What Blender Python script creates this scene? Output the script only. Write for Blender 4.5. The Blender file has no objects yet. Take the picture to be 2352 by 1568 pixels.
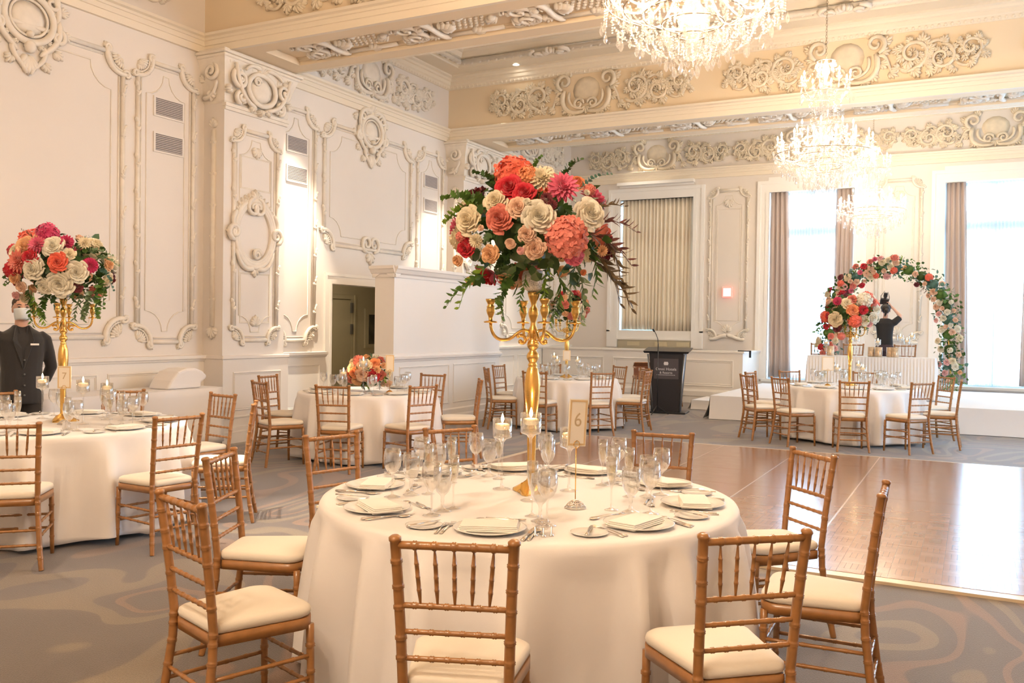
import bpy, math, random
from mathutils import Vector, Matrix
PI = math.pi
rnd = random.Random(7)
SC = bpy.context.scene
COL = SC.collection

# ------------------------------------------------------------------ camera
EYE = Vector((0, 0, 1.55))
YAW, PITCH, ROLL, FPX = -0.479252, -0.0168522, 0.014413, 2046.1
_f0 = Vector((math.sin(YAW), math.cos(YAW), 0)); _r0 = Vector((math.cos(YAW), -math.sin(YAW), 0)); _z = Vector((0, 0, 1))
FW = _f0 * math.cos(PITCH) + _z * math.sin(PITCH); _u0 = _z * math.cos(PITCH) - _f0 * math.sin(PITCH)
RT = _r0 * math.cos(ROLL) + _u0 * math.sin(ROLL); UP = _u0 * math.cos(ROLL) - _r0 * math.sin(ROLL)
cam_data = bpy.data.cameras.new('camera'); cam = bpy.data.objects.new('camera', cam_data); COL.objects.link(cam)
m = Matrix.Identity(4)
for i in range(3):
    m[i][0] = RT[i]; m[i][1] = UP[i]; m[i][2] = -FW[i]; m[i][3] = EYE[i]
cam.matrix_world = m
cam_data.sensor_width = 36; cam_data.lens = FPX * 36 / 2352; cam_data.clip_end = 200
SC.camera = cam

# ------------------------------------------------------------------ daylight, exposure
SC.view_settings.view_transform = 'Standard'; SC.view_settings.look = 'None'
SC.view_settings.gamma = 1; SC.view_settings.use_curve_mapping = False
SC.view_settings.exposure = 0.55
SC.cycles.use_denoising = True
SC.cycles.max_bounces = 8; SC.cycles.diffuse_bounces = 4; SC.cycles.glossy_bounces = 4
SC.cycles.transmission_bounces = 8; SC.cycles.transparent_max_bounces = 16
SC.cycles.caustics_refractive = False; SC.cycles.caustics_reflective = False
SC.cycles.sample_clamp_indirect = 6; SC.cycles.use_adaptive_sampling = True; SC.cycles.adaptive_threshold = 0.02
world = bpy.data.worlds.new('World'); SC.world = world; world.use_nodes = True
bg = world.node_tree.nodes['Background']; bg.inputs[0].default_value = (0.50, 0.74, 1.0, 1); bg.inputs[1].default_value = 10.0

def area_light(name, loc, look, sx, sy, watts, color):
    d = bpy.data.lights.new(name, 'AREA'); d.shape = 'RECTANGLE'; d.size = sx; d.size_y = sy; d.energy = watts; d.color = color
    o = bpy.data.objects.new(name, d); COL.objects.link(o); o.location = loc
    o.rotation_euler = (Vector(look) - Vector(loc)).to_track_quat('-Z', 'Z').to_euler(); return o
def spot_light(name, loc, look, watts, color, angle, blend=0.6, radius=0.05):
    d = bpy.data.lights.new(name, 'SPOT'); d.energy = watts; d.color = color; d.spot_size = math.radians(angle); d.spot_blend = blend
    d.shadow_soft_size = radius
    o = bpy.data.objects.new(name, d); COL.objects.link(o); o.location = loc
    o.rotation_euler = (Vector(look) - Vector(loc)).to_track_quat('-Z', 'Y').to_euler(); return o
def point_light(name, loc, watts, color, radius=0.1):
    d = bpy.data.lights.new(name, 'POINT'); d.energy = watts; d.color = color; d.shadow_soft_size = radius
    o = bpy.data.objects.new(name, d); COL.objects.link(o); o.location = loc; return o

DAY = (0.78, 0.88, 1.0); WARM = (1.0, 0.78, 0.56); TUNG = (1.0, 0.86, 0.68)
# daylight outside the three back windows and the windows of the right wall (out of frame)
for i, x in enumerate((-3.19, 0.30, 3.78)):
    area_light('daylight_back', (x, 20.29, 2.52), (x, 0, 2.52), 1.76, 4.08, 1, DAY).data.cycles.is_portal = True
for i, y in enumerate((11.9,)):
    area_light('daylight_side', (5.54, y, 2.52), (0, y, 2.52), 1.8, 4.08, 1, DAY).data.cycles.is_portal = True
# the four chandeliers' lamps
CHX = -1.75; CHY = (0.04, 5.97, 11.9, 17.8)
for y, k in zip(CHY, (1.5, 1.2, .60, .55)):
    for i in range(4):
        a = PI/4 + i*PI/2
        point_light('chandelier_lamp', (CHX+.46*math.cos(a), y+.46*math.sin(a), 3.99), 58*k, WARM, 0.03)
    point_light('chandelier_lamp_upper', (CHX, y, 4.86), 90*k, WARM, 0.04)
# recessed downlights of the coffers washing the left wall and the floor
DOWN = [(-7.75, 9.80, 6.17, -8.80, 10.1, 1.7, 1300, 30), (-7.28, 14.01, 6.17, -8.80, 13.75, 2.0, 900, 30),
        (-7.28, 3.85, 6.17, -6.2, 4.4, 0.7, 330, 44), (-5.3, 3.85, 6.17, -4.75, 5.45, 0, 1500, 20),
        (-7.75, 15.73, 6.17, -8.80, 16.1, 1.8, 800, 32), (-7.0, 19.66, 6.17, -6.8, 18.9, 3.0, 130, 80),
        (-6.3, 9.80, 6.17, -7.2, 7.9, 0, 900, 26), (-4.9, 15.73, 6.17, -5.6, 12.9, 0.7, 330, 40)]
for x, y, z, a, b, c, w, ang in DOWN:
    spot_light('downlight_beam', (x, y, z - 0.04), (a, b, c), w, TUNG, ang, 0.7, 0.04)
# ------------------------------------------------------------------ helpers
class MB:
    """collects polygons and links them as one mesh object"""
    def __init__(s): s.v = []; s.f = []; s.sm = []; s.mi = []; s.cur = 0
    def add(s, vs, fs, smooth=False, M=None):
        o = len(s.v)
        s.v += [tuple(M @ Vector(p)) for p in vs] if M is not None else [tuple(p) for p in vs]
        for f in fs: s.f.append(tuple(i + o for i in f)); s.sm.append(smooth); s.mi.append(s.cur)
        return s
    def box(s, x0, x1, y0, y1, z0, z1, M=None, b=0.0):
        if b <= 0:
            vs = [(x0,y0,z0),(x1,y0,z0),(x1,y1,z0),(x0,y1,z0),(x0,y0,z1),(x1,y0,z1),(x1,y1,z1),(x0,y1,z1)]
            return s.add(vs, [(0,3,2,1),(4,5,6,7),(0,1,5,4),(1,2,6,5),(2,3,7,6),(3,0,4,7)], False, M)
        # chamfered in plan and on the top edge
        b = min(b, (x1-x0)/2.01, (y1-y0)/2.01, (z1-z0)/2.01)
        def ring(d, z):
            e = b
            return [(x0+e+d*0,y0+d,z),(x1-e,y0+d,z),(x1-d,y0+e,z),(x1-d,y1-e,z),(x1-e,y1-d,z),(x0+e,y1-d,z),(x0+d,y1-e,z),(x0+d,y0+e,z)]
        r = ring(b*.9, z0) + ring(0, z0+b) + ring(0, z1-b) + ring(b*.9, z1)
        fs = [tuple(range(7,-1,-1)), tuple(range(24,32))]
        for k in range(3):
            for i in range(8): fs.append((k*8+i, k*8+(i+1)%8, k*8+8+(i+1)%8, k*8+8+i))
        return s.add(r, fs, False, M)
    def prism(s, pts, z0, z1, M=None, smooth=False):
        n = len(pts); vs = [(x,y,z0) for x,y in pts] + [(x,y,z1) for x,y in pts]
        fs = [tuple(range(n-1,-1,-1)), tuple(range(n,2*n))]
        o = len(s.f); s.add(vs, fs, False, M)
        k = len(s.v) - 2*n
        for i in range(n): s.f.append((k+i, k+(i+1)%n, k+n+(i+1)%n, k+n+i)); s.sm.append(smooth); s.mi.append(s.cur)
        return s
    def lathe(s, prof, n=16, M=None, smooth=True, cap=True, sx=1, sy=1):
        vs = []; fs = []
        for r, z in prof:
            for i in range(n):
                a = 2*PI*i/n; vs.append((r*math.cos(a)*sx, r*math.sin(a)*sy, z))
        for k in range(len(prof)-1):
            for i in range(n): fs.append((k*n+i, k*n+(i+1)%n, (k+1)*n+(i+1)%n, (k+1)*n+i))
        if cap:
            if prof[0][0] > 1e-5: fs.append(tuple(range(n-1,-1,-1)))
            if prof[-1][0] > 1e-5: fs.append(tuple(range((len(prof)-1)*n, len(prof)*n)))
        return s.add(vs, fs, smooth, M)
    def tube(s, pts, r, n=8, M=None, smooth=True, flat=None, up=None, closed=False):
        """r number or list; flat=(normal vector, factor) squashes the section along that normal"""
        P = [Vector(p) for p in pts]; N = len(P)
        R = r if isinstance(r, (list, tuple)) else [r]*N
        vs = []; fs = []; prev = None
        for i in range(N):
            if closed: t = P[(i+1)%N] - P[i-1]
            else: t = P[min(i+1,N-1)] - P[max(i-1,0)]
            if t.length < 1e-9: t = Vector((0,0,1))
            t.normalize()
            if flat is not None: a = Vector(flat[0])
            elif prev is None: a = Vector((0,0,1)) if abs(t.z) < .9 else Vector((1,0,0))
            else: a = prev
            a = (a - t*a.dot(t))
            if a.length < 1e-6: a = t.orthogonal()
            a.normalize(); b = t.cross(a); prev = a
            k = flat[1] if flat is not None else 1
            for j in range(n):
                th = 2*PI*j/n
                vs.append(P[i] + a*(R[i]*k*math.cos(th)) + b*(R[i]*math.sin(th)))
        L = N if closed else N-1
        for i in range(L):
            for j in range(n):
                fs.append((i*n+j, i*n+(j+1)%n, ((i+1)%N)*n+(j+1)%n, ((i+1)%N)*n+j))
        if not closed:
            fs.append(tuple(range(n-1,-1,-1))); fs.append(tuple(range((N-1)*n, N*n)))
        return s.add(vs, fs, smooth, M)
    def blob(s, c, ax, ay, az, nu=8, nv=5, M=None):
        """ellipsoid; ax, ay, az are half-axis vectors"""
        c = Vector(c); ax = Vector(ax); ay = Vector(ay); az = Vector(az)
        vs = [c - az]; fs = []
        for k in range(1, nv):
            ph = -PI/2 + PI*k/nv
            for i in range(nu):
                a = 2*PI*i/nu; vs.append(c + ax*(math.cos(ph)*math.cos(a)) + ay*(math.cos(ph)*math.sin(a)) + az*math.sin(ph))
        vs.append(c + az); e = len(vs)-1
        for i in range(nu): fs.append((0, 1+(i+1)%nu, 1+i)); fs.append((e, e-nu+i, e-nu+(i+1)%nu))
        for k in range(nv-2):
            for i in range(nu): fs.append((1+k*nu+i, 1+k*nu+(i+1)%nu, 1+(k+1)*nu+(i+1)%nu, 1+(k+1)*nu+i))
        return s.add(vs, fs, True, M)
    def grid(s, P, smooth=True, M=None, closed_u=False):
        """P[i][j] points"""
        a = len(P); b = len(P[0]); vs = [p for row in P for p in row]; fs = []
        for i in range(a-1):
            for j in range(b if closed_u else b-1):
                fs.append((i*b+j, i*b+(j+1)%b, (i+1)*b+(j+1)%b, (i+1)*b+j))
        return s.add(vs, fs, smooth, M)
    def mesh(s, name, mat):
        me = bpy.data.meshes.new(name); me.from_pydata(s.v, [], s.f); me.update()
        if isinstance(mat, (list, tuple)):
            for q in mat: me.materials.append(q)
            me.polygons.foreach_set('material_index', s.mi)
        else: me.materials.append(mat)
        me.polygons.foreach_set('use_smooth', s.sm)
        me.update(); return me
    def build(s, name, mat, parent=None, loc=None, rz=None):
        o = bpy.data.objects.new(name, s.mesh(name, mat)); COL.objects.link(o)
        if parent is not None: o.parent = parent
        if loc is not None: o.location = loc
        if rz is not None: o.rotation_euler = (0, 0, rz)
        return o

def empty(name, loc=(0,0,0), rz=0):
    o = bpy.data.objects.new(name, None); COL.objects.link(o); o.location = loc; o.rotation_euler = (0,0,rz); o.empty_display_size = .1
    return o
def tag(o, label, cat, group=None, kind=None):
    o['label'] = label; o['category'] = cat
    if group: o['group'] = group
    if kind: o['kind'] = kind
    return o
def struct(o, label=None):
    o['kind'] = 'structure'
    if label: o['label'] = label
    return o
KIDS = {}
def kids(o):
    return KIDS.get(o.name) or []
def adopt(o):   # remember a finished prototype's children (and theirs) so copying needs no scene search
    KIDS[o.name] = [c for c in COL.objects if c.parent == o]
    for c in KIDS[o.name]:
        KIDS[c.name] = [d for d in COL.objects if d.parent == c]
    return o
def copy_tree(o, loc=None, rz=None, scale=None):
    c = o.copy(); COL.objects.link(c)
    if loc is not None: c.location = loc
    if rz is not None: c.rotation_euler = (0, 0, rz)
    if scale is not None: c.scale = scale if isinstance(scale, tuple) else (scale,)*3
    for k in kids(o):
        d = k.copy(); COL.objects.link(d); d.parent = c
        for g in kids(k):
            e = g.copy(); COL.objects.link(e); e.parent = d
    return c
def part(name, me, parent, loc=(0,0,0), rot=None, scale=None):
    o = bpy.data.objects.new(name, me); COL.objects.link(o); o.parent = parent; o.location = loc
    if rot is not None: o.rotation_euler = rot
    if scale is not None: o.scale = scale if isinstance(scale, tuple) else (scale,)*3
    return o
def partm(name, me, parent, M):
    o = bpy.data.objects.new(name, me); COL.objects.link(o); o.parent = parent; o.matrix_basis = M; return o
def frame(origin, X, Y, Z):
    M = Matrix.Identity(4)
    for i in range(3): M[i][0] = X[i]; M[i][1] = Y[i]; M[i][2] = Z[i]; M[i][3] = origin[i]
    return M
def T(x, y, z): return Matrix.Translation((x, y, z))
def RZ(a): return Matrix.Rotation(a, 4, 'Z')
def RX(a): return Matrix.Rotation(a, 4, 'X')
def RY(a): return Matrix.Rotation(a, 4, 'Y')
def aim(d):   # rotation taking +Z to d
    return Vector((0,0,1)).rotation_difference(Vector(d).normalized()).to_matrix().to_4x4()
def lerp(a, b, t): return a + (b-a)*t

# ------------------------------------------------------------------ materials
def mat(name, col, rough=.5, metal=0, bump=None, var=None, spec=None, sss=None, emit=None, sheen=None, coat=None, transl=0):
    """bump=(scale,strength) noise bump; var=(scale,amount) brightness variation"""
    m = bpy.data.materials.new(name); m.use_nodes = True; nt = m.node_tree; p = nt.nodes['Principled BSDF']
    p.inputs['Base Color'].default_value = (*col, 1); p.inputs['Roughness'].default_value = rough; p.inputs['Metallic'].default_value = metal
    if spec is not None: p.inputs['Specular IOR Level'].default_value = spec
    if coat is not None: p.inputs['Coat Weight'].default_value = coat; p.inputs['Coat Roughness'].default_value = .15
    if sheen is not None: p.inputs['Sheen Weight'].default_value = sheen
    if emit: p.inputs['Emission Color'].default_value = (*emit[0], 1); p.inputs['Emission Strength'].default_value = emit[1]
    tc = nt.nodes.new('ShaderNodeTexCoord')
    if var:
        n = nt.nodes.new('ShaderNodeTexNoise'); n.inputs['Scale'].default_value = var[0]; n.inputs['Detail'].default_value = 3
        nt.links.new(tc.outputs['Object'], n.inputs['Vector'])
        r = nt.nodes.new('ShaderNodeValToRGB'); a = 1-var[1]; b = 1+var[1]*.6
        r.color_ramp.elements[0].color = (*[min(1, c*a) for c in col], 1); r.color_ramp.elements[1].color = (*[min(1, c*b) for c in col], 1)
        r.color_ramp.elements[0].position = .3; r.color_ramp.elements[1].position = .7
        nt.links.new(n.outputs['Fac'], r.inputs['Fac']); nt.links.new(r.outputs['Color'], p.inputs['Base Color'])
    if bump:
        n = nt.nodes.new('ShaderNodeTexNoise'); n.inputs['Scale'].default_value = bump[0]; n.inputs['Detail'].default_value = 4
        b = nt.nodes.new('ShaderNodeBump'); b.inputs['Strength'].default_value = bump[1]; b.inputs['Distance'].default_value = .01
        nt.links.new(tc.outputs['Object'], n.inputs['Vector']); nt.links.new(n.outputs['Fac'], b.inputs['Height']); nt.links.new(b.outputs['Normal'], p.inputs['Normal'])
    if transl:
        t = nt.nodes.new('ShaderNodeBsdfTranslucent'); t.inputs['Color'].default_value = (*col, 1)
        mx = nt.nodes.new('ShaderNodeMixShader'); mx.inputs[0].default_value = transl
        out = nt.nodes['Material Output']; nt.links.new(p.outputs[0], mx.inputs[1]); nt.links.new(t.outputs[0], mx.inputs[2]); nt.links.new(mx.outputs[0], out.inputs[0])
    return m
def thin_glass(name, tint=(1,1,1), refl=1.0, rough=0.0, body=0.0):
    """clear thin glass: transparent with a facing-dependent mirror coat"""
    m = bpy.data.materials.new(name); m.use_nodes = True; nt = m.node_tree; nt.nodes.clear()
    out = nt.nodes.new('ShaderNodeOutputMaterial'); tr = nt.nodes.new('ShaderNodeBsdfTransparent'); gl = nt.nodes.new('ShaderNodeBsdfGlossy')
    tr.inputs[0].default_value = (*tint, 1); gl.inputs['Roughness'].default_value = rough; gl.inputs[0].default_value = (1,1,1,1)
    lw = nt.nodes.new('ShaderNodeLayerWeight'); lw.inputs['Blend'].default_value = .35
    mt = nt.nodes.new('ShaderNodeMath'); mt.operation = 'MULTIPLY_ADD'; mt.inputs[1].default_value = .6*refl; mt.inputs[2].default_value = .05*refl; mt.use_clamp = True
    nt.links.new(lw.outputs['Facing'], mt.inputs[0]); mx = nt.nodes.new('ShaderNodeMixShader')
    nt.links.new(mt.outputs[0], mx.inputs[0]); nt.links.new(tr.outputs[0], mx.inputs[1]); nt.links.new(gl.outputs[0], mx.inputs[2])
    last = mx
    if body:
        df = nt.nodes.new('ShaderNodeBsdfTranslucent'); df.inputs[0].default_value = (1,1,1,1)
        m2 = nt.nodes.new('ShaderNodeMixShader'); m2.inputs[0].default_value = body
        nt.links.new(mx.outputs[0], m2.inputs[1]); nt.links.new(df.outputs[0], m2.inputs[2]); last = m2
    nt.links.new(last.outputs[0], out.inputs[0]); return m
def emis(name, col, s):
    m = bpy.data.materials.new(name); m.use_nodes = True; nt = m.node_tree; nt.nodes.clear()
    o = nt.nodes.new('ShaderNodeOutputMaterial'); e = nt.nodes.new('ShaderNodeEmission'); e.inputs[0].default_value = (*col,1); e.inputs[1].default_value = s
    nt.links.new(e.outputs[0], o.inputs[0]); return m

M_WALL = mat('painted_plaster', (.80,.74,.68), .65, bump=(60,.05), var=(.6,.03))
M_ORN = mat('relief_plaster', (.83,.76,.665), .6, bump=(90,.12), var=(9,.06))
M_ORN2 = mat('glazed_relief_plaster', (.80,.70,.55), .6, bump=(90,.12), var=(7,.12))
M_TRIM = mat('painted_trim', (.88,.83,.765), .5, bump=(40,.03))
M_CORN = mat('cornice_cream_warm_lit', (.85,.76,.62), .55, bump=(40,.03))  # trim cream with the golden chandelier light mixed into its colour
M_CEIL = mat('ceiling_paint_warm_lit', (.84,.70,.51), .65, bump=(60,.04))  # tan of the warm lamplight on beams and ceiling is tinted in here
M_WHITE = mat('white_paint', (.9,.88,.85), .45, bump=(40,.03))
M_PART = mat('partition_paint', (.84,.80,.76), .5, bump=(40,.03))
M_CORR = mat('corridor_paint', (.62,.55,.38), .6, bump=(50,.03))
M_LINEN = mat('white_linen', (.89,.86,.85), .85, bump=(420,.10), sheen=.2)
M_LINEN2 = mat('ivory_linen', (.82,.79,.77), .85, bump=(420,.10), sheen=.2)
M_NAPKIN = mat('napkin_cotton', (.9,.87,.82), .85, bump=(500,.1))
M_CUSHION = mat('ivory_cushion', (.86,.79,.68), .8, bump=(300,.08), sheen=.15)
M_WOOD = mat('gold_lacquered_wood', (.37,.165,.050), .32, bump=(130,.05), var=(22,.16), spec=.6, coat=.35)
M_GOLD = mat('brushed_gold', (.83,.52,.16), .26, 1, bump=(120,.05), var=(10,.08))
M_CHINA = mat('white_china', (.9,.87,.82), .12, bump=(8,.01), coat=.5)
M_SILVER = mat('polished_steel', (.78,.74,.7), .16, 1, bump=(60,.02))
M_WAX = mat('candle_wax', (.95,.86,.70), .5, emit=((1,.62,.25), .55), bump=(30,.03))
M_FLAME = emis('candle_flame', (1,.72,.34), 14)
M_GLASS = thin_glass('clear_glass', (.975,.975,.97), 1.7)
M_WATER = thin_glass('water', (.97,.975,.97), .8)
M_CRYSTAL = thin_glass('cut_crystal', (.95,.93,.90), 1.5, .04, body=.07)
M_WIN = thin_glass('window_glass', (.97,.99,1.0), .5)
M_BLACK = mat('black_cloth', (.018,.018,.022), .8, bump=(300,.1))
M_BLACKP = mat('black_laminate', (.02,.02,.024), .35, bump=(80,.02))
M_GREY = mat('grey_metal', (.35,.36,.38), .35, .9, bump=(60,.02))
M_SKIN = mat('skin', (.62,.36,.26), .5, var=(12,.05))
M_HAIR = mat('dark_hair', (.02,.015,.013), .5, bump=(200,.3))
M_CARD = mat('cream_card', (.88,.80,.68), .6, bump=(100,.03))
M_RED = mat('red_plastic', (.65,.06,.07), .4, bump=(40,.02))
# ------------------------------------------------------------------ floor materials
def carpet_material():
    m = bpy.data.materials.new('swirl_carpet'); m.use_nodes = True; nt = m.node_tree; p = nt.nodes['Principled BSDF']; L = nt.links
    tc = nt.nodes.new('ShaderNodeTexCoord')
    mp = nt.nodes.new('ShaderNodeMapping'); mp.inputs['Scale'].default_value = (1, .8, 1); mp.inputs['Rotation'].default_value = (0,0,.5); L.new(tc.outputs['Object'], mp.inputs[0])
    n1 = nt.nodes.new('ShaderNodeTexNoise'); n1.inputs['Scale'].default_value = .62; n1.inputs['Detail'].default_value = .6; n1.inputs['Distortion'].default_value = 1.3; L.new(mp.outputs[0], n1.inputs['Vector'])
    mu = nt.nodes.new('ShaderNodeMath'); mu.operation = 'MULTIPLY'; mu.inputs[1].default_value = 4.6; L.new(n1.outputs['Fac'], mu.inputs[0])
    fr = nt.nodes.new('ShaderNodeMath'); fr.operation = 'FRACT'; L.new(mu.outputs[0], fr.inputs[0])
    r = nt.nodes.new('ShaderNodeValToRGB'); L.new(fr.outputs[0], r.inputs['Fac'])
    e = r.color_ramp.elements; e[0].position = 0; e[0].color = (.108,.086,.080,1); e[1].position = 1; e[1].color = (.108,.086,.080,1)
    for pos, c in ((.34,(.115,.092,.082,1)),(.36,(.20,.158,.112,1)),(.60,(.185,.146,.106,1)),(.62,(.118,.096,.088,1)),(.84,(.108,.088,.082,1)),(.86,(.22,.135,.095,1)),(.985,(.19,.125,.092,1))):
        q = e.new(pos); q.color = c
    n2 = nt.nodes.new('ShaderNodeTexNoise'); n2.inputs['Scale'].default_value = 150; n2.inputs['Detail'].default_value = 2; L.new(tc.outputs['Object'], n2.inputs['Vector'])
    mx = nt.nodes.new('ShaderNodeMix'); mx.data_type = 'RGBA'; mx.blend_type = 'OVERLAY'; mx.inputs[0].default_value = .6
    L.new(r.outputs[0], mx.inputs[6]); L.new(n2.outputs['Fac'], mx.inputs[7]); L.new(mx.outputs[2], p.inputs['Base Color'])
    b = nt.nodes.new('ShaderNodeBump'); b.inputs['Strength'].default_value = .5; b.inputs['Distance'].default_value = .006; L.new(n2.outputs['Fac'], b.inputs['Height']); L.new(b.outputs[0], p.inputs['Normal'])
    p.inputs['Roughness'].default_value = .6; p.inputs['Sheen Weight'].default_value = .35; p.inputs['Specular IOR Level'].default_value = .45
    return m
def parquet_material():
    m = bpy.data.materials.new('parquet_wood'); m.use_nodes = True; nt = m.node_tree; p = nt.nodes['Principled BSDF']; L = nt.links
    tc = nt.nodes.new('ShaderNodeTexCoord')
    def bricks(rot, c1, c2):
        mp = nt.nodes.new('ShaderNodeMapping'); mp.inputs['Rotation'].default_value = (0,0,rot); L.new(tc.outputs['Object'], mp.inputs[0])
        b = nt.nodes.new('ShaderNodeTexBrick'); b.inputs['Scale'].default_value = 1; b.inputs['Brick Width'].default_value = .152; b.inputs['Row Height'].default_value = .038
        b.offset = 0; b.inputs['Mortar Size'].default_value = .0012; b.inputs['Color1'].default_value = c1; b.inputs['Color2'].default_value = c2; b.inputs['Mortar'].default_value = (.25,.14,.09,1); b.inputs['Bias'].default_value = -.1
        L.new(mp.outputs[0], b.inputs['Vector']); return b
    b1 = bricks(0, (.36,.205,.125,1), (.42,.245,.155,1)); b2 = bricks(PI/2, (.34,.19,.115,1), (.40,.23,.145,1))
    ck = nt.nodes.new('ShaderNodeTexChecker'); ck.inputs['Scale'].default_value = 1/.152; L.new(tc.outputs['Object'], ck.inputs['Vector'])
    mx = nt.nodes.new('ShaderNodeMix'); mx.data_type = 'RGBA'; L.new(ck.outputs['Fac'], mx.inputs[0]); L.new(b1.outputs['Color'], mx.inputs[6]); L.new(b2.outputs['Color'], mx.inputs[7])
    L.new(mx.outputs[2], p.inputs['Base Color'])
    n = nt.nodes.new('ShaderNodeTexNoise'); n.inputs['Scale'].default_value = 7; n.inputs['Detail'].default_value = 3; L.new(tc.outputs['Object'], n.inputs['Vector'])
    mr = nt.nodes.new('ShaderNodeMapRange'); mr.inputs[3].default_value = .15; mr.inputs[4].default_value = .25; L.new(n.outputs['Fac'], mr.inputs[0]); L.new(mr.outputs[0], p.inputs['Roughness'])
    b = nt.nodes.new('ShaderNodeBump'); b.inputs['Strength'].default_value = .05; b.inputs['Distance'].default_value = .004; L.new(n.outputs['Fac'], b.inputs['Height']); L.new(b.outputs[0], p.inputs['Normal'])
    p.inputs['Specular IOR Level'].default_value = .75; p.inputs['Coat Weight'].default_value = .35; p.inputs['Coat Roughness'].default_value = .16
    return m
M_CARPET = carpet_material(); M_PARQ = parquet_material()

# ------------------------------------------------------------------ shell
XW, XP, XR, YB, YF, ZC = -8.84, -8.49, 5.3, 20.0, -3.5, 6.5
BEAMS = [(2.40, 3.53), (8.35, 9.48), (14.30, 15.43)]
struct(MB().box(XW-.25, XR+.25, YF-.25, YB+.35, -.1, 0).build('floor', M_CARPET), 'grey carpet with large faded swirls')
struct(MB().box(XW-.25, XR+.25, YF-.25, YB+.35, ZC, ZC+.15).build('ceiling', M_CEIL), 'cream plaster ceiling')
DY0, DY1, DZ = 10.92, 12.75, 2.17
w = MB(); w.box(XW-.25, XW, YF-.25, DY0, 0, ZC); w.box(XW-.25, XW, DY1, YB+.35, 0, ZC); w.box(XW-.25, XW, DY0, DY1, DZ, ZC)
struct(w.build('wall_left', M_WALL), 'cream plaster wall with rococo panels')
# back wall with three window openings
WIN = [(-7.54, -5.78, 1.50, 4.57), (-4.07, -2.31, .48, 4.57), (-.59, 1.19, .48, 4.57), (2.9, 4.66, .48, 4.57)]
w = MB(); xs = [XW-.25]
for a, b, c, d in WIN:
    w.box(xs[-1], a, YB, YB+.3, 0, ZC); w.box(a, b, YB, YB+.3, 0, c); w.box(a, b, YB, YB+.3, d, ZC); xs.append(b)
w.box(xs[-1], XR+.25, YB, YB+.3, 0, ZC)
struct(w.build('wall_back', M_WALL), 'cream plaster window wall')
w = MB(); y = YF-.25
for c in (11.9,):
    w.box(XR, XR+.25, y, c-.9, 0, ZC); w.box(XR, XR+.25, c-.9, c+.9, 0, .48); w.box(XR, XR+.25, c-.9, c+.9, 4.57, ZC); y = c+.9
w.box(XR, XR+.25, y, YB+.3, 0, ZC)
struct(w.build('wall_right', M_WALL), 'cream plaster wall with tall windows')
struct(MB().box(XW, XR, YF-.25, YF, 0, ZC).build('wall_front', M_WALL), 'cream plaster wall behind the viewer')

def extrude(mb, prof, p0, p1, out):
    """prof: (outward, z) pairs, closed against the wall"""
    p0 = Vector(p0); p1 = Vector(p1); o = Vector(out)
    P = [[p0 + o*a + Vector((0,0,b)) for a, b in prof], [p1 + o*a + Vector((0,0,b)) for a, b in prof]]
    n = len(prof); vs = P[0] + P[1]; fs = [(i, i+1, n+i+1, n+i) for i in range(n-1)] + [(n-1, 0, n, 2*n-1)]
    fs += [tuple(range(n-1,-1,-1)), tuple(range(n, 2*n))]
    return mb.add(vs, fs)
ARCH = [(-.01,4.97),(.045,4.97),(.045,5.055),(.06,5.06),(.065,5.115),(.08,5.12),(.085,5.15),(.12,5.165),(.13,5.195),(.10,5.205),(-.01,5.205)]
CORN = [(-.01,5.94),(.03,5.94),(.055,5.965),(.06,6.0),(.085,6.02),(.09,6.075),(.12,6.085),(.13,6.12),(.17,6.14),(.17,6.172),(.50,6.172),(.51,6.20),(.56,6.205),(.58,6.26),(.66,6.30),(.70,6.37),(.76,6.40),(.78,6.505),(-.01,6.505)]
def egg_row(mb, p0, p1, out, z, step=.085, r=.022):
    p0 = Vector(p0); p1 = Vector(p1); L = (p1-p0).length; d = (p1-p0)/L; n = int(L/step); o = Vector(out)
    for i in range(n):
        c = p0 + d*(step*(i+.5)) + o*.045 + Vector((0,0,z)); mb.blob(c, d*(step*.36), o*r, Vector((0,0,.03)), 6, 4)
bays = [(YF, 2.40), (3.53, 8.35), (9.48, 14.30), (15.43, YB)]
tn = 0
for a, b in bays:
    for prof, nm in ((ARCH, 'architrave'), (CORN, 'cornice')):
        w = MB()
        extrude(w, prof, (XW,a,0), (XW,b,0), (1,0,0)); extrude(w, prof, (XR,b,0), (XR,a,0), (-1,0,0))
        extrude(w, prof, (XR,a,.002), (XW,a,.002), (0,1,0)); extrude(w, prof, (XW,b,.002), (XR,b,.002), (0,-1,0))
        if prof is CORN and b > 6:
            egg_row(w, (XW,a,0), (XW,b,0), (1,0,0), 5.975); egg_row(w, (XW,b,0), (XR,b,0), (0,-1,0), 5.975)
        tn += 1; struct(w.build('trim_%d' % tn, M_CORN), 'moulded plaster %s running round a ceiling bay' % nm)
# beams with a sunken soffit
for a, b in BEAMS:
    w = MB(); w.box(XW, XR, a, b, 5.06, ZC)
    w.box(XW, XR, a, a+.24, 4.975, 5.06); w.box(XW, XR, b-.24, b, 4.975, 5.06)
    for x0, x1 in ((XW, XW+.80), (XR-.8, XR)): w.box(x0, x1, a+.24, b-.24, 4.975, 5.06)
    for s, e in ((a+.24, .02), (b-.24, -.02)):
        w.tube([(XW+.8, s+e, 5.05), (XR-.8, s+e, 5.05)], .03, 8)
        w.tube([(XW+.8, s+e*3, 5.058), (XR-.8, s+e*3, 5.058)], .014, 6)
    tn += 1; struct(w.build('trim_%d' % tn, M_CEIL), 'cream plaster ceiling beam with a sunken soffit')

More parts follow.
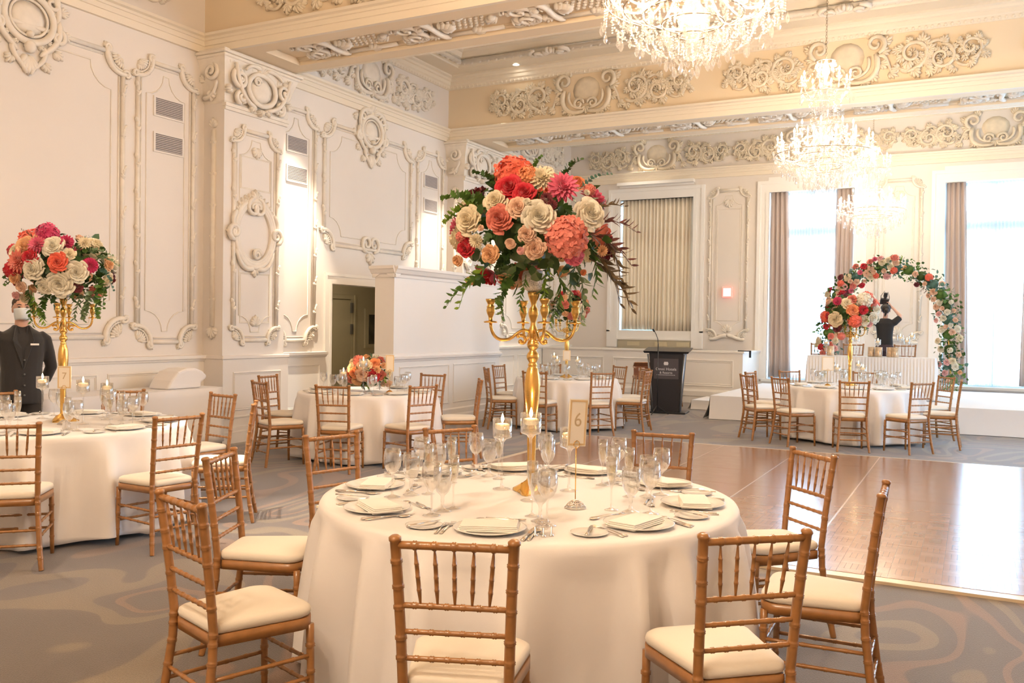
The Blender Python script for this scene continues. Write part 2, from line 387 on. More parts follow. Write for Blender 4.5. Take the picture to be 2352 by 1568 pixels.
def rect_mould(mb, M, u0, u1, v0, v1, r=.012):
    """raised rectangular panel moulding on a wall; M maps (u, v, out)"""
    for q, rr in ((0, r), (r*1.7, r*.55)):
        mb.tube([(u0+q,v0+q,0),(u1-q,v0+q,0),(u1-q,v1-q,0),(u0+q,v1-q,0)], rr*1.25, 6, M, False, ((0,0,1), .9), None, True)
ML = lambda x: frame((x,0,0), (0,1,0), (0,0,1), (1,0,0))      # left wall: u = Y, v = Z, out = +X
MBK = lambda y: frame((0,y,0), (1,0,0), (0,0,1), (0,-1,0))    # walls facing the camera: u = X, v = Z, out = -Y

# dado of the left wall, its rail and skirting
RAIL = [(0,1.05),(.02,1.055),(.03,1.08),(.055,1.085),(.06,1.125),(-.05,1.13)]
SKIRT = [(0,0),(.035,0),(.035,.13),(.022,.15),(.018,.17),(0,.18)]
spans = [(3.53, 8.35), (9.48, DY0-.17), (DY1+.17, 14.30), (15.43, YB)]
w = MB(); sk = MB()
for a, b in spans:
    w.box(XW, XW+.05, a, b, 0, 1.06); extrude(w, RAIL, (XW+.05,a,0), (XW+.05,b,0), (1,0,0)); extrude(sk, SKIRT, (XW+.05,a,0), (XW+.05,b,0), (1,0,0))
M = ML(XW+.05)
for a, b in ((3.75, 5.2), (5.35, 6.75), (6.9, 8.2), (9.62, 10.6), (13.1, 14.15), (15.6, 17.0), (17.2, 18.3), (18.5, 19.8)):
    rect_mould(w, M, a, b, .30, .93)
struct(w.build('trim_20', M_TRIM), 'panelled dado of the cream wall'); struct(sk.build('baseboard_left', M_TRIM), 'white skirting board')
# door opening casing and the corridor behind it
w = MB()
CAS = [(0,0),(.03,0),(.03,.05),(.018,.06),(.018,.13),(.03,.14),(.03,.16),(0,.165)]
def casing(mb, M, u0, u1, v0, v1, wd=.165, d=.035, bottom=False):
    for k in range(3):
        a = wd*(1-k*.33); t = d*(1-.28*k) if k else d
        x = wd*(.0 if k == 0 else .33*k)
        # nested bands, the outer one proudest
    bands = ((wd, wd*.72, d), (wd*.72, wd*.28, d*.6), (wd*.28, 0, d*.85))
    for o, i, t in bands:
        mb.box(u0-o, u0-i, v0, v1+o, 0, t, M); mb.box(u1+i, u1+o, v0, v1+o, 0, t, M); mb.box(u0-i, u1+i, v1+i, v1+o, 0, t, M)
        if bottom: mb.box(u0-o, u1+o, v0-o, v0-i, 0, t, M)
casing(w, ML(XW), DY0, DY1, 0, DZ)
struct(w.build('trim_21', M_TRIM), 'moulded door casing in the cream wall')
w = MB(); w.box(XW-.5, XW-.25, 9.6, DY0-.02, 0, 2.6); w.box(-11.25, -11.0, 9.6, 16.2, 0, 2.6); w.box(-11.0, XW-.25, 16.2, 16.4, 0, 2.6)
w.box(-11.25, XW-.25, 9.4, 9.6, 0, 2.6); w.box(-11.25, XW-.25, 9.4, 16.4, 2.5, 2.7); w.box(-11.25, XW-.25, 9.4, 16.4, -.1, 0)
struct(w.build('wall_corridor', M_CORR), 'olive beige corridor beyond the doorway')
dr = empty('door_1', (-11.0, 13.1, 0)); struct(dr, 'closed beige service door in the corridor')
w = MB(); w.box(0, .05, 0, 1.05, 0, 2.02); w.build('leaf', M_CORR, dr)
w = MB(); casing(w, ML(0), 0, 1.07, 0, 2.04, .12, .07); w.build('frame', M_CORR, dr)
for z in (1.35, 1.77): MB().box(.03, .085, 1.03, 1.09, z, z+.2).build('hinge', M_GREY, dr)
pf = empty('framed_picture', (-10.99, 14.93, 1.45)); tag(pf, 'dark framed picture of a pale dress hanging in the corridor', 'picture')
w = MB(); w.box(0, .04, -.30, .42, -.38, .42); w.build('mat_board', M_CORR, pf); MB().box(.04, .05, -.19, .35, -.30, .30).build('picture_print', mat('dark_print', (.10,.085,.06), .5, var=(6,.5)), pf)
w = MB(); w.prism([(.02,-.22),(.18,-.24),(.20,-.05),(.14,.06),(.15,.15),(.07,.15),(.06,.04),(.03,-.05)], .051, .053, frame((0,0,0),(0,1,0),(0,0,1),(1,0,0))); w.build('pale_figure', mat('pale_print', (.42,.43,.40), .5, var=(20,.2)), pf)
point_light('corridor_lamp', (-10.0, 12.4, 2.3), 14, TUNG, .1)

# partition screen in front of the doorway
w = MB(); w.box(-7.60, -7.27, 10.37, 13.52, 0, 2.28); 
CAP = [(-.02,2.22),(.015,2.22),(.02,2.26),(.05,2.28),(.075,2.33),(.09,2.34),(.09,2.38),(-.3,2.38)]
extrude(w, CAP, (-7.27,10.33,0), (-7.27,13.56,0), (1,0,0)); extrude(w, CAP, (-7.60,13.56,0), (-7.60,10.33,0), (-1,0,0))
extrude(w, CAP, (-7.64,10.37,0), (-7.23,10.37,0), (0,-1,0)); extrude(w, CAP, (-7.23,13.52,0), (-7.64,13.52,0), (0,1,0))
w.box(-7.66,-7.21,10.31,13.58,2.36,2.385)
R2 = [(0,1.02),(.012,1.025),(.02,1.05),(.04,1.06),(.045,1.09),(.02,1.10),(.015,1.13),(0,1.135)]
S2 = [(0,0),(.03,0),(.03,.14),(.02,.17),(.02,.24),(0,.26)]
for pr in (R2, S2):
    extrude(w, pr, (-7.27,10.34,0), (-7.27,13.55,0), (1,0,0)); extrude(w, pr, (-7.62,10.37,0), (-7.25,10.37,0), (0,-1,0)); extrude(w, pr, (-7.25,13.52,0), (-7.62,13.52,0), (0,1,0))
for a, b in ((10.52,11.86),(12.0,13.36)): rect_mould(w, ML(-7.27), a, b, .35, .94, .010)
struct(w.build('wall_partition', M_PART), 'free standing white panelled screen wall before the doorway')

# low panelled wall before the curtained window
w = MB(); w.box(-8.77, -4.22, 18.40, 18.62, 0, 1.07); w.box(-4.44, -4.22, 18.62, 19.99, 0, 1.07); 
w.box(-8.76, -4.19, 18.36, 18.66, 1.065, 1.105); w.box(-4.47, -4.19, 18.66, 19.99, 1.065, 1.105)
extrude(w, SKIRT, (-8.6,18.40,0), (-4.22,18.40,0), (0,-1,0)); extrude(w, [(0,.14),(.05,.15),(.05,.25),(.03,.28),(0,.29)], (-8.6,18.40,0), (-4.22,18.40,0), (0,-1,0))
for a, b in ((-8.5,-7.28),(-7.04,-5.85),(-5.65,-4.42)): rect_mould(w, MBK(18.40), a, b, .37, .90, .02)
struct(w.build('wall_low', M_TRIM), 'low cream panelled wall enclosing the curtained window')

# pilasters
for i, (a, b) in enumerate(((8.35, 9.48), (14.30, 15.43))):
    w = MB(); w.box(XW, XP, a, b, 1.10, 4.98)
    w.box(XW, XP+.035, a-.02, b+.06, 0, 1.08); w.box(XW, XP+.05, a-.035, b+.075, 1.075, 1.125, None, .01)
    w.box(XW, XP+.075, a-.06, b+.10, 0, .14); w.box(XW, XP+.06, a-.045, b+.085, .14, .20); w.box(XW, XP+.05, a-.035, b+.075, .32, .34)
    rect_mould(w, ML(XP+.035), a+.16, b-.10, .42, .90, .012)
    struct(w.build('trim_%d' % (30+i), M_WALL), 'cream pilaster on a panelled pedestal')
# blank pilaster near the viewer, out of frame
struct(MB().box(XW, XP, 2.40, 3.53, 0, 4.98).build('trim_32', M_WALL), 'cream pilaster')
# ------------------------------------------------------------------ windows, curtains
def sheet(name, m, parent, x0, x1, z0, z1, y, n_fold, amp, spread=1.0, seed=1, top_amp=None, lean=0.0, nz=10, thick=.004, perp=False):
    """pleated hanging cloth, x0..x1 across, in the plane y, facing the room"""
    r = random.Random(seed); ph = [r.uniform(-.35,.35) for _ in range(n_fold*2+4)]; am = [r.uniform(.65,1.25) for _ in range(n_fold*2+4)]
    nx = n_fold*8; P = []
    for k in range(nz+1):
        t = k/nz; z = z1 + (z0-z1)*t; row = []
        a = lerp(top_amp if top_amp is not None else amp*.8, amp, min(1, t*1.6))
        for i in range(nx+1):
            s = i/nx; q = s*n_fold; j = int(q) 
            x = lerp(x0, x1, .5+(s-.5)*(1+(spread-1)*t)) + lean*t + .012*math.sin(q*2.1+t*3+seed)*t
            yy = y + a*am[j]*math.cos(2*PI*(q+ph[j]*t*.4)) + .01*math.sin(t*5+s*9+seed)*t
            row.append((x, yy, z) if not perp else (yy, x, z))
        P.append(row)
    w = MB(); w.grid(P); o = w.build(name, m, parent)
    sm = o.modifiers.new('thickness', 'SOLIDIFY'); sm.thickness = thick
    return o
M_CURT = mat('beige_curtain', (.86,.75,.60), .8, bump=(300,.08), sheen=.2, transl=.10)
M_DRAPE = mat('taupe_drape', (.56,.46,.41), .8, bump=(300,.08), sheen=.2, transl=.12)
def sheer_mat():
    m = bpy.data.materials.new('sheer_voile'); m.use_nodes = True; nt = m.node_tree; nt.nodes.clear()
    o = nt.nodes.new('ShaderNodeOutputMaterial'); tl = nt.nodes.new('ShaderNodeBsdfTranslucent'); tr = nt.nodes.new('ShaderNodeBsdfTransparent'); df = nt.nodes.new('ShaderNodeBsdfDiffuse')
    tl.inputs[0].default_value = (.92,.95,.97,1); df.inputs[0].default_value = (.9,.93,.95,1); tr.inputs[0].default_value = (.97,.985,1,1)
    a = nt.nodes.new('ShaderNodeMixShader'); b = nt.nodes.new('ShaderNodeMixShader'); a.inputs[0].default_value = .35; b.inputs[0].default_value = .45
    nt.links.new(tl.outputs[0], a.inputs[1]); nt.links.new(df.outputs[0], a.inputs[2]); nt.links.new(a.outputs[0], b.inputs[1]); nt.links.new(tr.outputs[0], b.inputs[2]); nt.links.new(b.outputs[0], o.inputs[0]); return m
M_SHEER = sheer_mat()
M_FRAME = mat('window_frame_paint', (.50,.60,.66), .5, bump=(40,.02))
for i, (a, b, c, d) in enumerate(WIN[:3]):
    w = MB()
    if i == 0:
        casing(w, MBK(YB), a-.02, b+.02, c-.03, d, .26, .06); w.box(a-.28, a-.02, YB-.06, YB, 1.10, c); w.box(b+.02, b+.28, YB-.06, YB, 1.10, c)
        w.box(a-.02, b+.02, YB-.02, YB+.02, 1.30, 1.50); w.box(a-.02, b+.02, YB-.05, YB+.02, 1.28, 1.32); w.box(a, b, YB-.03, YB+.10, 4.57, 4.72); w.box(a-.02, b+.02, YB-.015, YB, 4.86, 4.95)
        w.box(a-.04, b+.04, YB-.16, YB, 4.90, 4.97)
    else:
        casing(w, MBK(YB), a, b, c-.02, d, .25, .05); w.box(a-.02, b+.02, YB-.02, YB, d, d+.33); w.box(a-.1, b+.1, YB-.06, YB+.05, c-.06, c)
        w.box(a-.25, b+.25, YB-.03, YB, .1, c-.06)
    struct(w.build('trim_%d' % (40+i), M_WHITE), 'white window surround')
    wf = empty('window_%d' % (i+1), (0, YB+.22, 0)); struct(wf, 'tall sash window with a transom')
    f = MB(); mid = (a+b)/2
    for x in (a, mid-.03, b-.06): f.box(x, x+.06, -.03, .03, c, d)
    for z in (c, 3.58, d-.06): f.box(a, b, -.028, .028, z, z+(.24 if z == 3.58 else .06))
    f.build('window_frame', M_FRAME, wf)
    MB().box(a, b, -.004, .004, c, d).build('pane', M_WIN, wf)
tag(sheet('curtain', M_CURT, None, -7.50, -6.67, 1.52, 4.58, YB+.06, 9, .035, 1.0, 3), 'plain beige pleated curtain closed, left half of the covered window', 'curtain', 'beige curtains of the covered window')
tag(sheet('curtain', M_CURT, None, -6.70, -5.80, 1.50, 4.58, YB+.075, 9, .045, 1.0, 5), 'beige pleated curtain closed, right half of the covered window, behind the lectern', 'curtain', 'beige curtains of the covered window')
for nm, x0, x1, ln, sd, lb in (('curtain',-4.05,-3.68,.06,11,'taupe drape on the near side of the window behind the fire alarm'),('curtain',-2.68,-2.33,-.03,12,'taupe drape hanging behind the far chandelier'),
                               ('curtain',-.57,-.22,.06,13,'taupe drape at the edge of the window beside the flower arch'),('curtain',.84,1.17,-.03,14,'taupe drape on the far edge of the window by the frame edge')):
    tag(sheet(nm, M_DRAPE, None, x0, x1, .52, 4.58, YB+.05, 4, .035, 1.35 if ln>0 else 1.1, sd, None, ln), lb, 'curtain', 'taupe drapes')
for x0, x1, sd, lb in ((-3.66,-3.19,21,'sheer white voile, first panel of the window with two drapes showing'),(-3.18,-2.70,22,'sheer white voile, second panel, behind the hanging chandeliers'),
                       (-.20,.32,23,'sheer white voile beside the drape next to the flower arch'),(.33,.83,24,'sheer white voile at the frame edge, above the stage')):
    tag(sheet('sheer_curtain', M_SHEER, None, x0, x1, .50, 4.57, YB+.13, 8, .02, 1.0, sd, thick=.002), lb, 'curtain', 'sheer voile curtains')
# radiator grille below the curtained window, exit sign, fire alarm, bracket
w = MB(); w.box(-7.55, -5.78, YB-.03, YB, 1.08, 1.28)
rg = w.build('radiator_cover', mat('olive_beige_metal', (.50,.45,.33), .5, bump=(50,.03))); tag(rg, 'beige metal radiator cover below the closed curtain', 'radiator cover')
for x in (-7.3, -6.62, -6.1): MB().box(x, x+.3, YB-.045, YB-.03, 1.14, 1.24).build('grille', M_CORR, rg)

FONT = {'E':[((0,0),(0,6)),((0,6),(4,6)),((0,3),(3,3)),((0,0),(4,0))],'X':[((0,0),(4,6)),((0,6),(4,0))],'I':[((2,0),(2,6))],'T':[((2,0),(2,6)),((0,6),(4,6))]}
def text_obj(name, s, size, m, parent, M, ext=.001, align='CENTER'):
    c = bpy.data.curves.new(name, 'FONT'); c.body = s; c.size = size; c.extrude = ext; c.align_x = align; c.align_y = 'CENTER'
    o = bpy.data.objects.new(name+'_tmp', c); COL.objects.link(o); dg = bpy.context.evaluated_depsgraph_get(); me = bpy.data.meshes.new_from_object(o.evaluated_get(dg))
    bpy.data.objects.remove(o); me.materials.clear(); me.materials.append(m)
    t = bpy.data.objects.new(name, me); COL.objects.link(t); t.parent = parent; t.matrix_basis = M; return t
FACE = Matrix(((1,0,0,0),(0,0,-1,0),(0,1,0,0),(0,0,0,1)))   # text facing -Y
ex = empty('exit_sign', (-4.94, YB-.07, 2.385)); tag(ex, 'small lit sign with red rim on the panelled pier', 'sign')
MB().box(-.11,.11,-.03,.03,-.12,.12, None, .01).build('housing', mat('sign_housing', (.75,.30,.26), .4, emit=((1,.25,.2), .8)), ex)
MB().box(-.085,.085,-.036,-.03,-.09,.09).build('lit_face', emis('exit_glow', (1,.62,.55), 1.3), ex)
w = MB()
for x in (-.05, 0.0, .045): w.box(x-.011, x+.011, -.041, -.036, -.055, .055)
w.prism([(-.05,.055),(-.03,.055),(.0,-.055),(-.02,-.055)], .036, .041, FACE)
w.build('white_symbol', emis('exit_symbol', (1,.97,.95), 2.2), ex)
MB().box(-.03,.03,.03,.07,-.03,.03).build('bracket', M_WHITE, ex)
fa = empty('fire_alarm', (-4.43, YB-.03, 1.03)); tag(fa, 'red fire alarm pull station on the pier beside the low wall', 'fire alarm')
MB().box(-.05,.05,-.03,.03,-.06,.06, None,.008).build('housing', M_RED, fa); MB().prism([(-.03,.012),(.03,.012),(0,-.03)], .03, .034, FACE).build('pull_handle', M_WHITE, fa)
w = MB(); w.box(-4.33,-4.06,18.42,18.46,1.106,1.125); w.box(-4.10,-4.06,18.42,18.46,.98,1.125); 
tag(w.build('handrail_bracket', M_BLACKP), 'black angled bracket on the corner of the low wall', 'bracket')
# ------------------------------------------------------------------ plaster relief: u across, v up, w out of the wall
def spiral(c, r0, r1, a0, turns, n=22):
    return [(c[0]+lerp(r0,r1,t)*math.cos(a0+turns*2*PI*t), c[1]+lerp(r0,r1,t)*math.sin(a0+turns*2*PI*t)) for t in [i/(n-1) for i in range(n)]]
def rib(mb, M, pts, r0, r1, w0=.0, w1=None, n=6, hgt=1.0):
    w1 = w0 if w1 is None else w1; N = len(pts)
    P = [(p[0], p[1], lerp(w0,w1,i/(N-1))) for i, p in enumerate(pts)]
    R = [lerp(r0,r1,i/(N-1))*(1 if 0<i<N-1 else .6) for i in range(N)]
    mb.tube(P, R, n, M, True, ((0,0,1), hgt))
def lobe(mb, M, c, ang, l, wd, h=.03, w=.006):
    d = Vector((math.cos(ang), math.sin(ang), 0)); s = Vector((-d.y, d.x, 0))
    mb.blob((c[0]+d.x*l*.5, c[1]+d.y*l*.5, w), d*(l*.5) + Vector((0,0,h*.35)), s*(wd*.5), Vector((0,0,h)), 6, 4, M)
def acanthus(mb, M, c, ang, l, n=5, h=.03, fan=1.9):
    for i in range(n):
        a = ang + (i-(n-1)/2)*fan/n; ll = l*(1-.32*abs(i-(n-1)/2)/((n-1)/2 or 1))
        lobe(mb, M, c, a, ll, l*.30, h)
def leafy_curve(mb, M, pts, r0, r1, l, seed=0, h=.03, w=.008):
    """tapering stem with leaves springing from both sides"""
    rib(mb, M, pts, r0, r1, w); r = random.Random(seed); N = len(pts)
    for i in range(2, N-1, 2):
        a = math.atan2(pts[i][1]-pts[i-1][1], pts[i][0]-pts[i-1][0]); k = 1-.5*i/N
        for sgn in (1,-1):
            if r.random() < .85: lobe(mb, M, pts[i], a+sgn*r.uniform(.5,1.1), l*k*r.uniform(.7,1.2), l*.34*k, h*k)
def bez(p0, p1, p2, p3, n=12):
    o = []
    for i in range(n):
        t = i/(n-1); a=(1-t)**3; b=3*t*(1-t)**2; c=3*t*t*(1-t); d=t**3
        o.append((a*p0[0]+b*p1[0]+c*p2[0]+d*p3[0], a*p0[1]+b*p1[1]+c*p2[1]+d*p3[1]))
    return o
def mir(pts, u): return [(2*u-p[0], p[1]) for p in pts]
def shell_corner(mb, M, c, sx, sy, R):
    """C-scroll corner of a panel frame, hollow side to the outer corner c; sx, sy point outwards"""
    def q(x, y): return (c[0]+sx*x*R, c[1]+sy*y*R)
    H = PI/2
    arc = [q(-math.cos(a), -math.sin(a)) for a in [lerp(-.30, H+.30, i/14) for i in range(15)]]
    rib(mb, M, arc, R*.15, R*.12, .022, .022, 8)
    rib(mb, M, [q(-.80*math.cos(a), -.80*math.sin(a)) for a in [lerp(-.15, H+.15, i/12) for i in range(13)]], R*.06, R*.05, .016, .016)
    for a in [lerp(0, H, i/8) for i in range(9)]:
        p = q(-.89*math.cos(a), -.89*math.sin(a)); mb.blob((p[0],p[1],.03), (R*.045,0,0), (0,R*.045,0), (0,0,.02), 5, 4, M)
    for a in [lerp(.05, H-.05, i/6) for i in range(7)]: lobe(mb, M, q(-.30*math.cos(a), -.30*math.sin(a)), math.atan2(-sy*math.sin(a), -sx*math.cos(a)), R*.46, R*.17, .028)
    for ex, ey, t in ((-.98,.20,1.2),(.20,-.98,-1.2)):
        cc = q(ex, ey); a0 = -PI/2 if ex < 0 else PI
        rib(mb, M, [(cc[0]+sx*(p[0]-cc[0]), cc[1]+sy*(p[1]-cc[1])) for p in spiral(cc, R*.24, R*.05, a0, t, 14)], R*.10, R*.06, .024, .034)
        mb.blob((cc[0],cc[1],.035), (R*.08,0,0), (0,R*.08,0), (0,0,.02), 6, 4, M)
        acanthus(mb, M, cc, math.atan2(sy*ey*2+sy*.3, sx*ex*.2-sx*.3) if ey > 0 else math.atan2(-sy*.3, sx), R*.34, 5, .03, 2.2)
    acanthus(mb, M, q(-.10,-.10), math.atan2(-sy,-sx), R*.5, 5, .035, 2.4); acanthus(mb, M, q(-.62,-.62), math.atan2(-sy,-sx), R*.30, 5, .03, 2.0)
def frame_panel(mb, M, u0, u1, v0, v1, R=.16, inner=.14, clasp=.42, top=True):
    """rococo wall panel: bound staff border with scrolled corners and a thin inner moulding"""
    for u in (u0, u1):
        mb.tube([(u, v0+R, .012), (u, v1-R, .012)], .028, 8, M, True, ((0,0,1), .9)); s = 1 if u == u0 else -1
        mb.tube([(u+s*.05, v0+R*1.1, .004), (u+s*.05, v1-R*1.1, .004)], .011, 6, M)
        n = max(1, int((v1-v0-2*R)/clasp))
        for i in range(n):
            v = v0+R + (v1-v0-2*R)*(i+.5)/n
            for k in range(3): lobe(mb, M, (u-s*.02+s*.012*k, v+.05*(k-1)), PI*.5+(k-1)*.5*s, .10, .045, .03, .02)
            mb.blob((u, v, .03), (.036,0,0), (0,.014,0), (0,0,.02), 6, 4, M)
    for v in (v0, v1):
        mb.tube([(u0+R, v, .012), (u1-R, v, .012)], .028, 8, M, True, ((0,0,1), .9))
        s = 1 if v == v0 else -1; mb.tube([(u0+R*1.2, v+s*.05, .004), (u1-R*1.2, v+s*.05, .004)], .011, 6, M)
    k = inner
    if u1-u0 > .55:
        P = []
        for (cu, cv, a0) in ((u1-k,v1-k,0),(u0+k,v1-k,PI/2),(u0+k,v0+k,PI),(u1-k,v0+k,3*PI/2)):
            rr = R*1.25; P += [(cu+ (rr*math.cos(a))*1.0 - 0, cv+rr*math.sin(a), .003) for a in [a0+PI*1.5-(i/5)*PI*.5 for i in range(6)]] if False else []
            sx = 1 if cu > (u0+u1)/2 else -1; sy = 1 if cv > (v0+v1)/2 else -1
            arc = [(cu - sx*rr*math.cos(t), cv - sy*rr*math.sin(t), .003) for t in [PI*.5*i/5 for i in range(6)]]
            arc = [(cu - sx*rr*math.cos(t), cv - sy*rr*math.sin(t), .003) for t in [PI*.5*(1-i/5) for i in range(6)]]
            P += arc if sx*sy > 0 and sx > 0 else arc[::-1] if sx*sy < 0 and sx < 0 else arc if sx < 0 else arc[::-1]
        mb.tube(P, .009, 5, M, True, None, None, True)
    for su, sv in ((1,1),(-1,1),(-1,-1),(1,-1)):
        shell_corner(mb, M, (u1 if su > 0 else u0, v1 if sv > 0 else v0), su, sv, R)
def cartouche(mb, M, u, v, s, seed=0):
    """tall shield with crown, side scrolls and a mask pendant; s is about half its height"""
    n = 40; ring = [(u+.55*s*math.cos(2*PI*i/n), v+.18*s+.50*s*math.sin(2*PI*i/n)*(1.0), .035) for i in range(n)]
    mb.tube(ring, .075*s, 8, M, True, ((0,0,1), .9), None, True)
    mb.tube([(u+.42*s*math.cos(2*PI*i/n), v+.18*s+.38*s*math.sin(2*PI*i/n), .03) for i in range(n)], .03*s, 6, M, True, None, None, True)
    mb.blob((u, v+.18*s, 0), (.4*s,0,0), (0,.36*s,0), (0,0,.04), 14, 5, M)
    for sg in (1,-1):
        f = (lambda P: P) if sg > 0 else (lambda P: mir(P, u))
        rib(mb, M, f(bez((u+.1*s,v+.82*s),(u+.55*s,v+.95*s),(u+.75*s,v+.6*s),(u+.62*s,v+.25*s))), .09*s, .06*s, .04)
        rib(mb, M, f(spiral((u+.50*s,v+.62*s), .2*s, .04*s, PI*.9, -1.3, 16)), .06*s, .035*s, .05)
        rib(mb, M, f(bez((u+.66*s,v+.3*s),(u+.8*s,v-.2*s),(u+.45*s,v-.35*s),(u+.25*s,v-.55*s))), .08*s, .05*s, .035)
        rib(mb, M, f(spiral((u+.66*s,v-.05*s), .17*s, .04*s, PI*.5, -1.3, 16)), .06*s, .03*s, .045)
        rib(mb, M, f(bez((u+.35*s,v-.35*s),(u+.45*s,v-.7*s),(u+.1*s,v-.75*s),(u+.05*s,v-.98*s))), .06*s, .04*s, .03)
        for a, b, an in ((.3,.9,.9),(.72,.5,.3),(.78,.05,-.2),(.6,-.35,-.7),(.35,-.65,-1.0)):
            pp = f([(u+a*s, v+b*s)])[0]; acanthus(mb, M, pp, an if sg > 0 else PI-an, .26*s, 5, .04)
    for i in range(16):
        a = 2*PI*i/16; acanthus(mb, M, (u+.58*s*math.cos(a), v+.18*s+.53*s*math.sin(a)), a+.4*(1 if math.cos(a) > 0 else -1), .19*s, 3, .04, 1.3)
    acanthus(mb, M, (u,v+.74*s), PI/2, .42*s, 7, .07, 2.6); acanthus(mb, M, (u,v-.55*s), -PI/2, .48*s, 7, .05, 1.6)
    mb.blob((u,v-.42*s,.05), (.13*s,0,0), (0,.15*s,0), (0,0,.05), 8, 6, M); mb.blob((u,v-.16*s,.05), (.08*s,0,0), (0,.08*s,0), (0,0,.05), 8, 5, M)
def medallion(mb, M, u, v, ru, rv):
    n = 44
    for k, r, h in ((1.0,.035,.03),(.84,.02,.028),(.92,.05,.012)):
        mb.tube([(u+ru*k*math.cos(2*PI*i/n), v+rv*k*math.sin(2*PI*i/n), h) for i in range(n)], r, 7, M, True, ((0,0,1), .8), None, True)
    for sg in (1,-1):
        rib(mb, M, spiral((u+sg*.12*ru, v+.78*rv), .12, .02, PI/2 if sg > 0 else PI/2, -sg*1.4, 18), .03, .018, .05)
        rib(mb, M, spiral((u+sg*1.06*ru, v), .11, .02, -PI/2, sg*1.5, 18), .035, .02, .05)
        rib(mb, M, bez((u+sg*.95*ru,v+.62*rv),(u+sg*1.2*ru,v+.4*rv),(u+sg*1.12*ru,v+.2*rv),(u+sg*.98*ru,v+.05*rv)), .035, .025, .04)
        rib(mb, M, bez((u+sg*.1*ru,v-1.02*rv),(u+sg*.5*ru,v-1.15*rv),(u+sg*.8*ru,v-.95*rv),(u+sg*.95*ru,v-.5*rv)), .04, .025, .035)
        for k in range(6):
            a = sg*(.25+.16*k); acanthus(mb, M, (u+ru*math.sin(a)*1.0, v+rv*math.cos(a)), PI/2-a, .10, 3, .04)
            a = PI-sg*(.2+.2*k); acanthus(mb, M, (u+ru*math.sin(a)*1.0, v+rv*math.cos(a)), PI/2-a, .08, 3, .03)
        acanthus(mb, M, (u+sg*1.1*ru, v), 0 if sg > 0 else PI, .12, 5, .05, 2.6)
    acanthus(mb, M, (u, v+.96*rv), PI/2, .17, 7, .06, 2.8); acanthus(mb, M, (u, v-1.0*rv), -PI/2, .14, 5, .05, 2.4)
    rib(mb, M, spiral((u+.02, v-.62*rv), .075, .015, 0, 1.6, 18), .026, .015, .05)
def arabesque(mb, M, u, v, w, h, sg, seed):
    """running scrollwork w long, h high, starting at u and going sg"""
    r = random.Random(seed); n = 3
    for i in range(n):
        cu = u+sg*w*(i+.5)/n; up = 1 if i % 2 == 0 else -1; k = (1-.13*i); cv = v+up*h*.08
        R = h*.36*k
        sp = spiral((cu, cv), R, R*.2, (-PI/2)*up, sg*up*1.35, 22)
        rib(mb, M, sp, .036*k, .02, .025, .045)
        for j in range(0, 19, 2):
            a = math.atan2(sp[j][1]-cv, sp[j][0]-cu); acanthus(mb, M, sp[j], a+sg*up*.6, R*.75*r.uniform(.7,1.15), 5, .055, 1.8)
        acanthus(mb, M, (cu,cv), r.uniform(0,6), R*.42, 7, .06, 5.0)
        rib(mb, M, bez((cu-sg*w*.5/n, v-up*h*.22),(cu-sg*w*.2/n, v-up*h*.42),(cu+sg*w*.2/n, v-up*h*.38),(cu+sg*w*.5/n, v+up*h*.18), 9), .03*k, .02, .025)
        for j in range(9): acanthus(mb, M, (cu+sg*w/n*r.uniform(-.55,.55), v+h*r.uniform(-.40,.40)*k), r.uniform(0, 2*PI), h*.24*k, 5, .05, 2.2)
def frieze_piece(mb, M, u, v, w, h, seed):
    """centre shield held by two big C-scrolls with arabesques either side"""
    for sg in (1,-1):
        f = (lambda P: P) if sg > 0 else (lambda P: mir(P, u))
        rib(mb, M, f(bez((u+.02,v-h*.42),(u+.30,v-h*.56),(u+.52,v-h*.30),(u+.40,v+h*.10))), .035, .05, .03)
        rib(mb, M, f(bez((u+.06,v-h*.36),(u+.24,v-h*.36),(u+.36,v-h*.2),(u+.30,v+h*.05))), .02, .03, .04)
        rib(mb, M, f(spiral((u+.13,v-h*.25), .10, .02, PI, -1.4, 16)), .028, .015, .045)
        rib(mb, M, f(spiral((u+.40,v+h*.30), .15, .03, -PI*.4, 1.3, 16)), .04, .02, .05)
        rib(mb, M, f(bez((u+.42,v+h*.05),(u+.60,v+h*.12),(u+.56,v-h*.25),(u+.66,v-h*.34))), .03, .018, .03)
        for a, b, an in ((.34,-.3,-.9),(.46,-.1,-.3),(.46,.12,.1),(.5,.3,.6),(.32,.42,1.5),(.58,-.3,-.5),(.25,-.42,-1.3)):
            acanthus(mb, M, f([(u+a, v+b*h)])[0], an if sg > 0 else PI-an, .17, 5, .05)
        arabesque(mb, M, u+sg*.72, v-h*.04, w/2-.72, h*.86, sg, seed+sg)
    mb.blob((u, v+h*.08, 0), (.26,0,0), (0,h*.34,0), (0,0,.025), 14, 5, M); acanthus(mb, M, (u,v-h*.30), -PI/2, .16, 5, .05, 2.4)
tcount = [50]
def relief(fn, label, m=M_ORN):
    w = MB(); fn(w); tcount[0] += 1; return struct(w.build('trim_%d' % tcount[0], m), label)

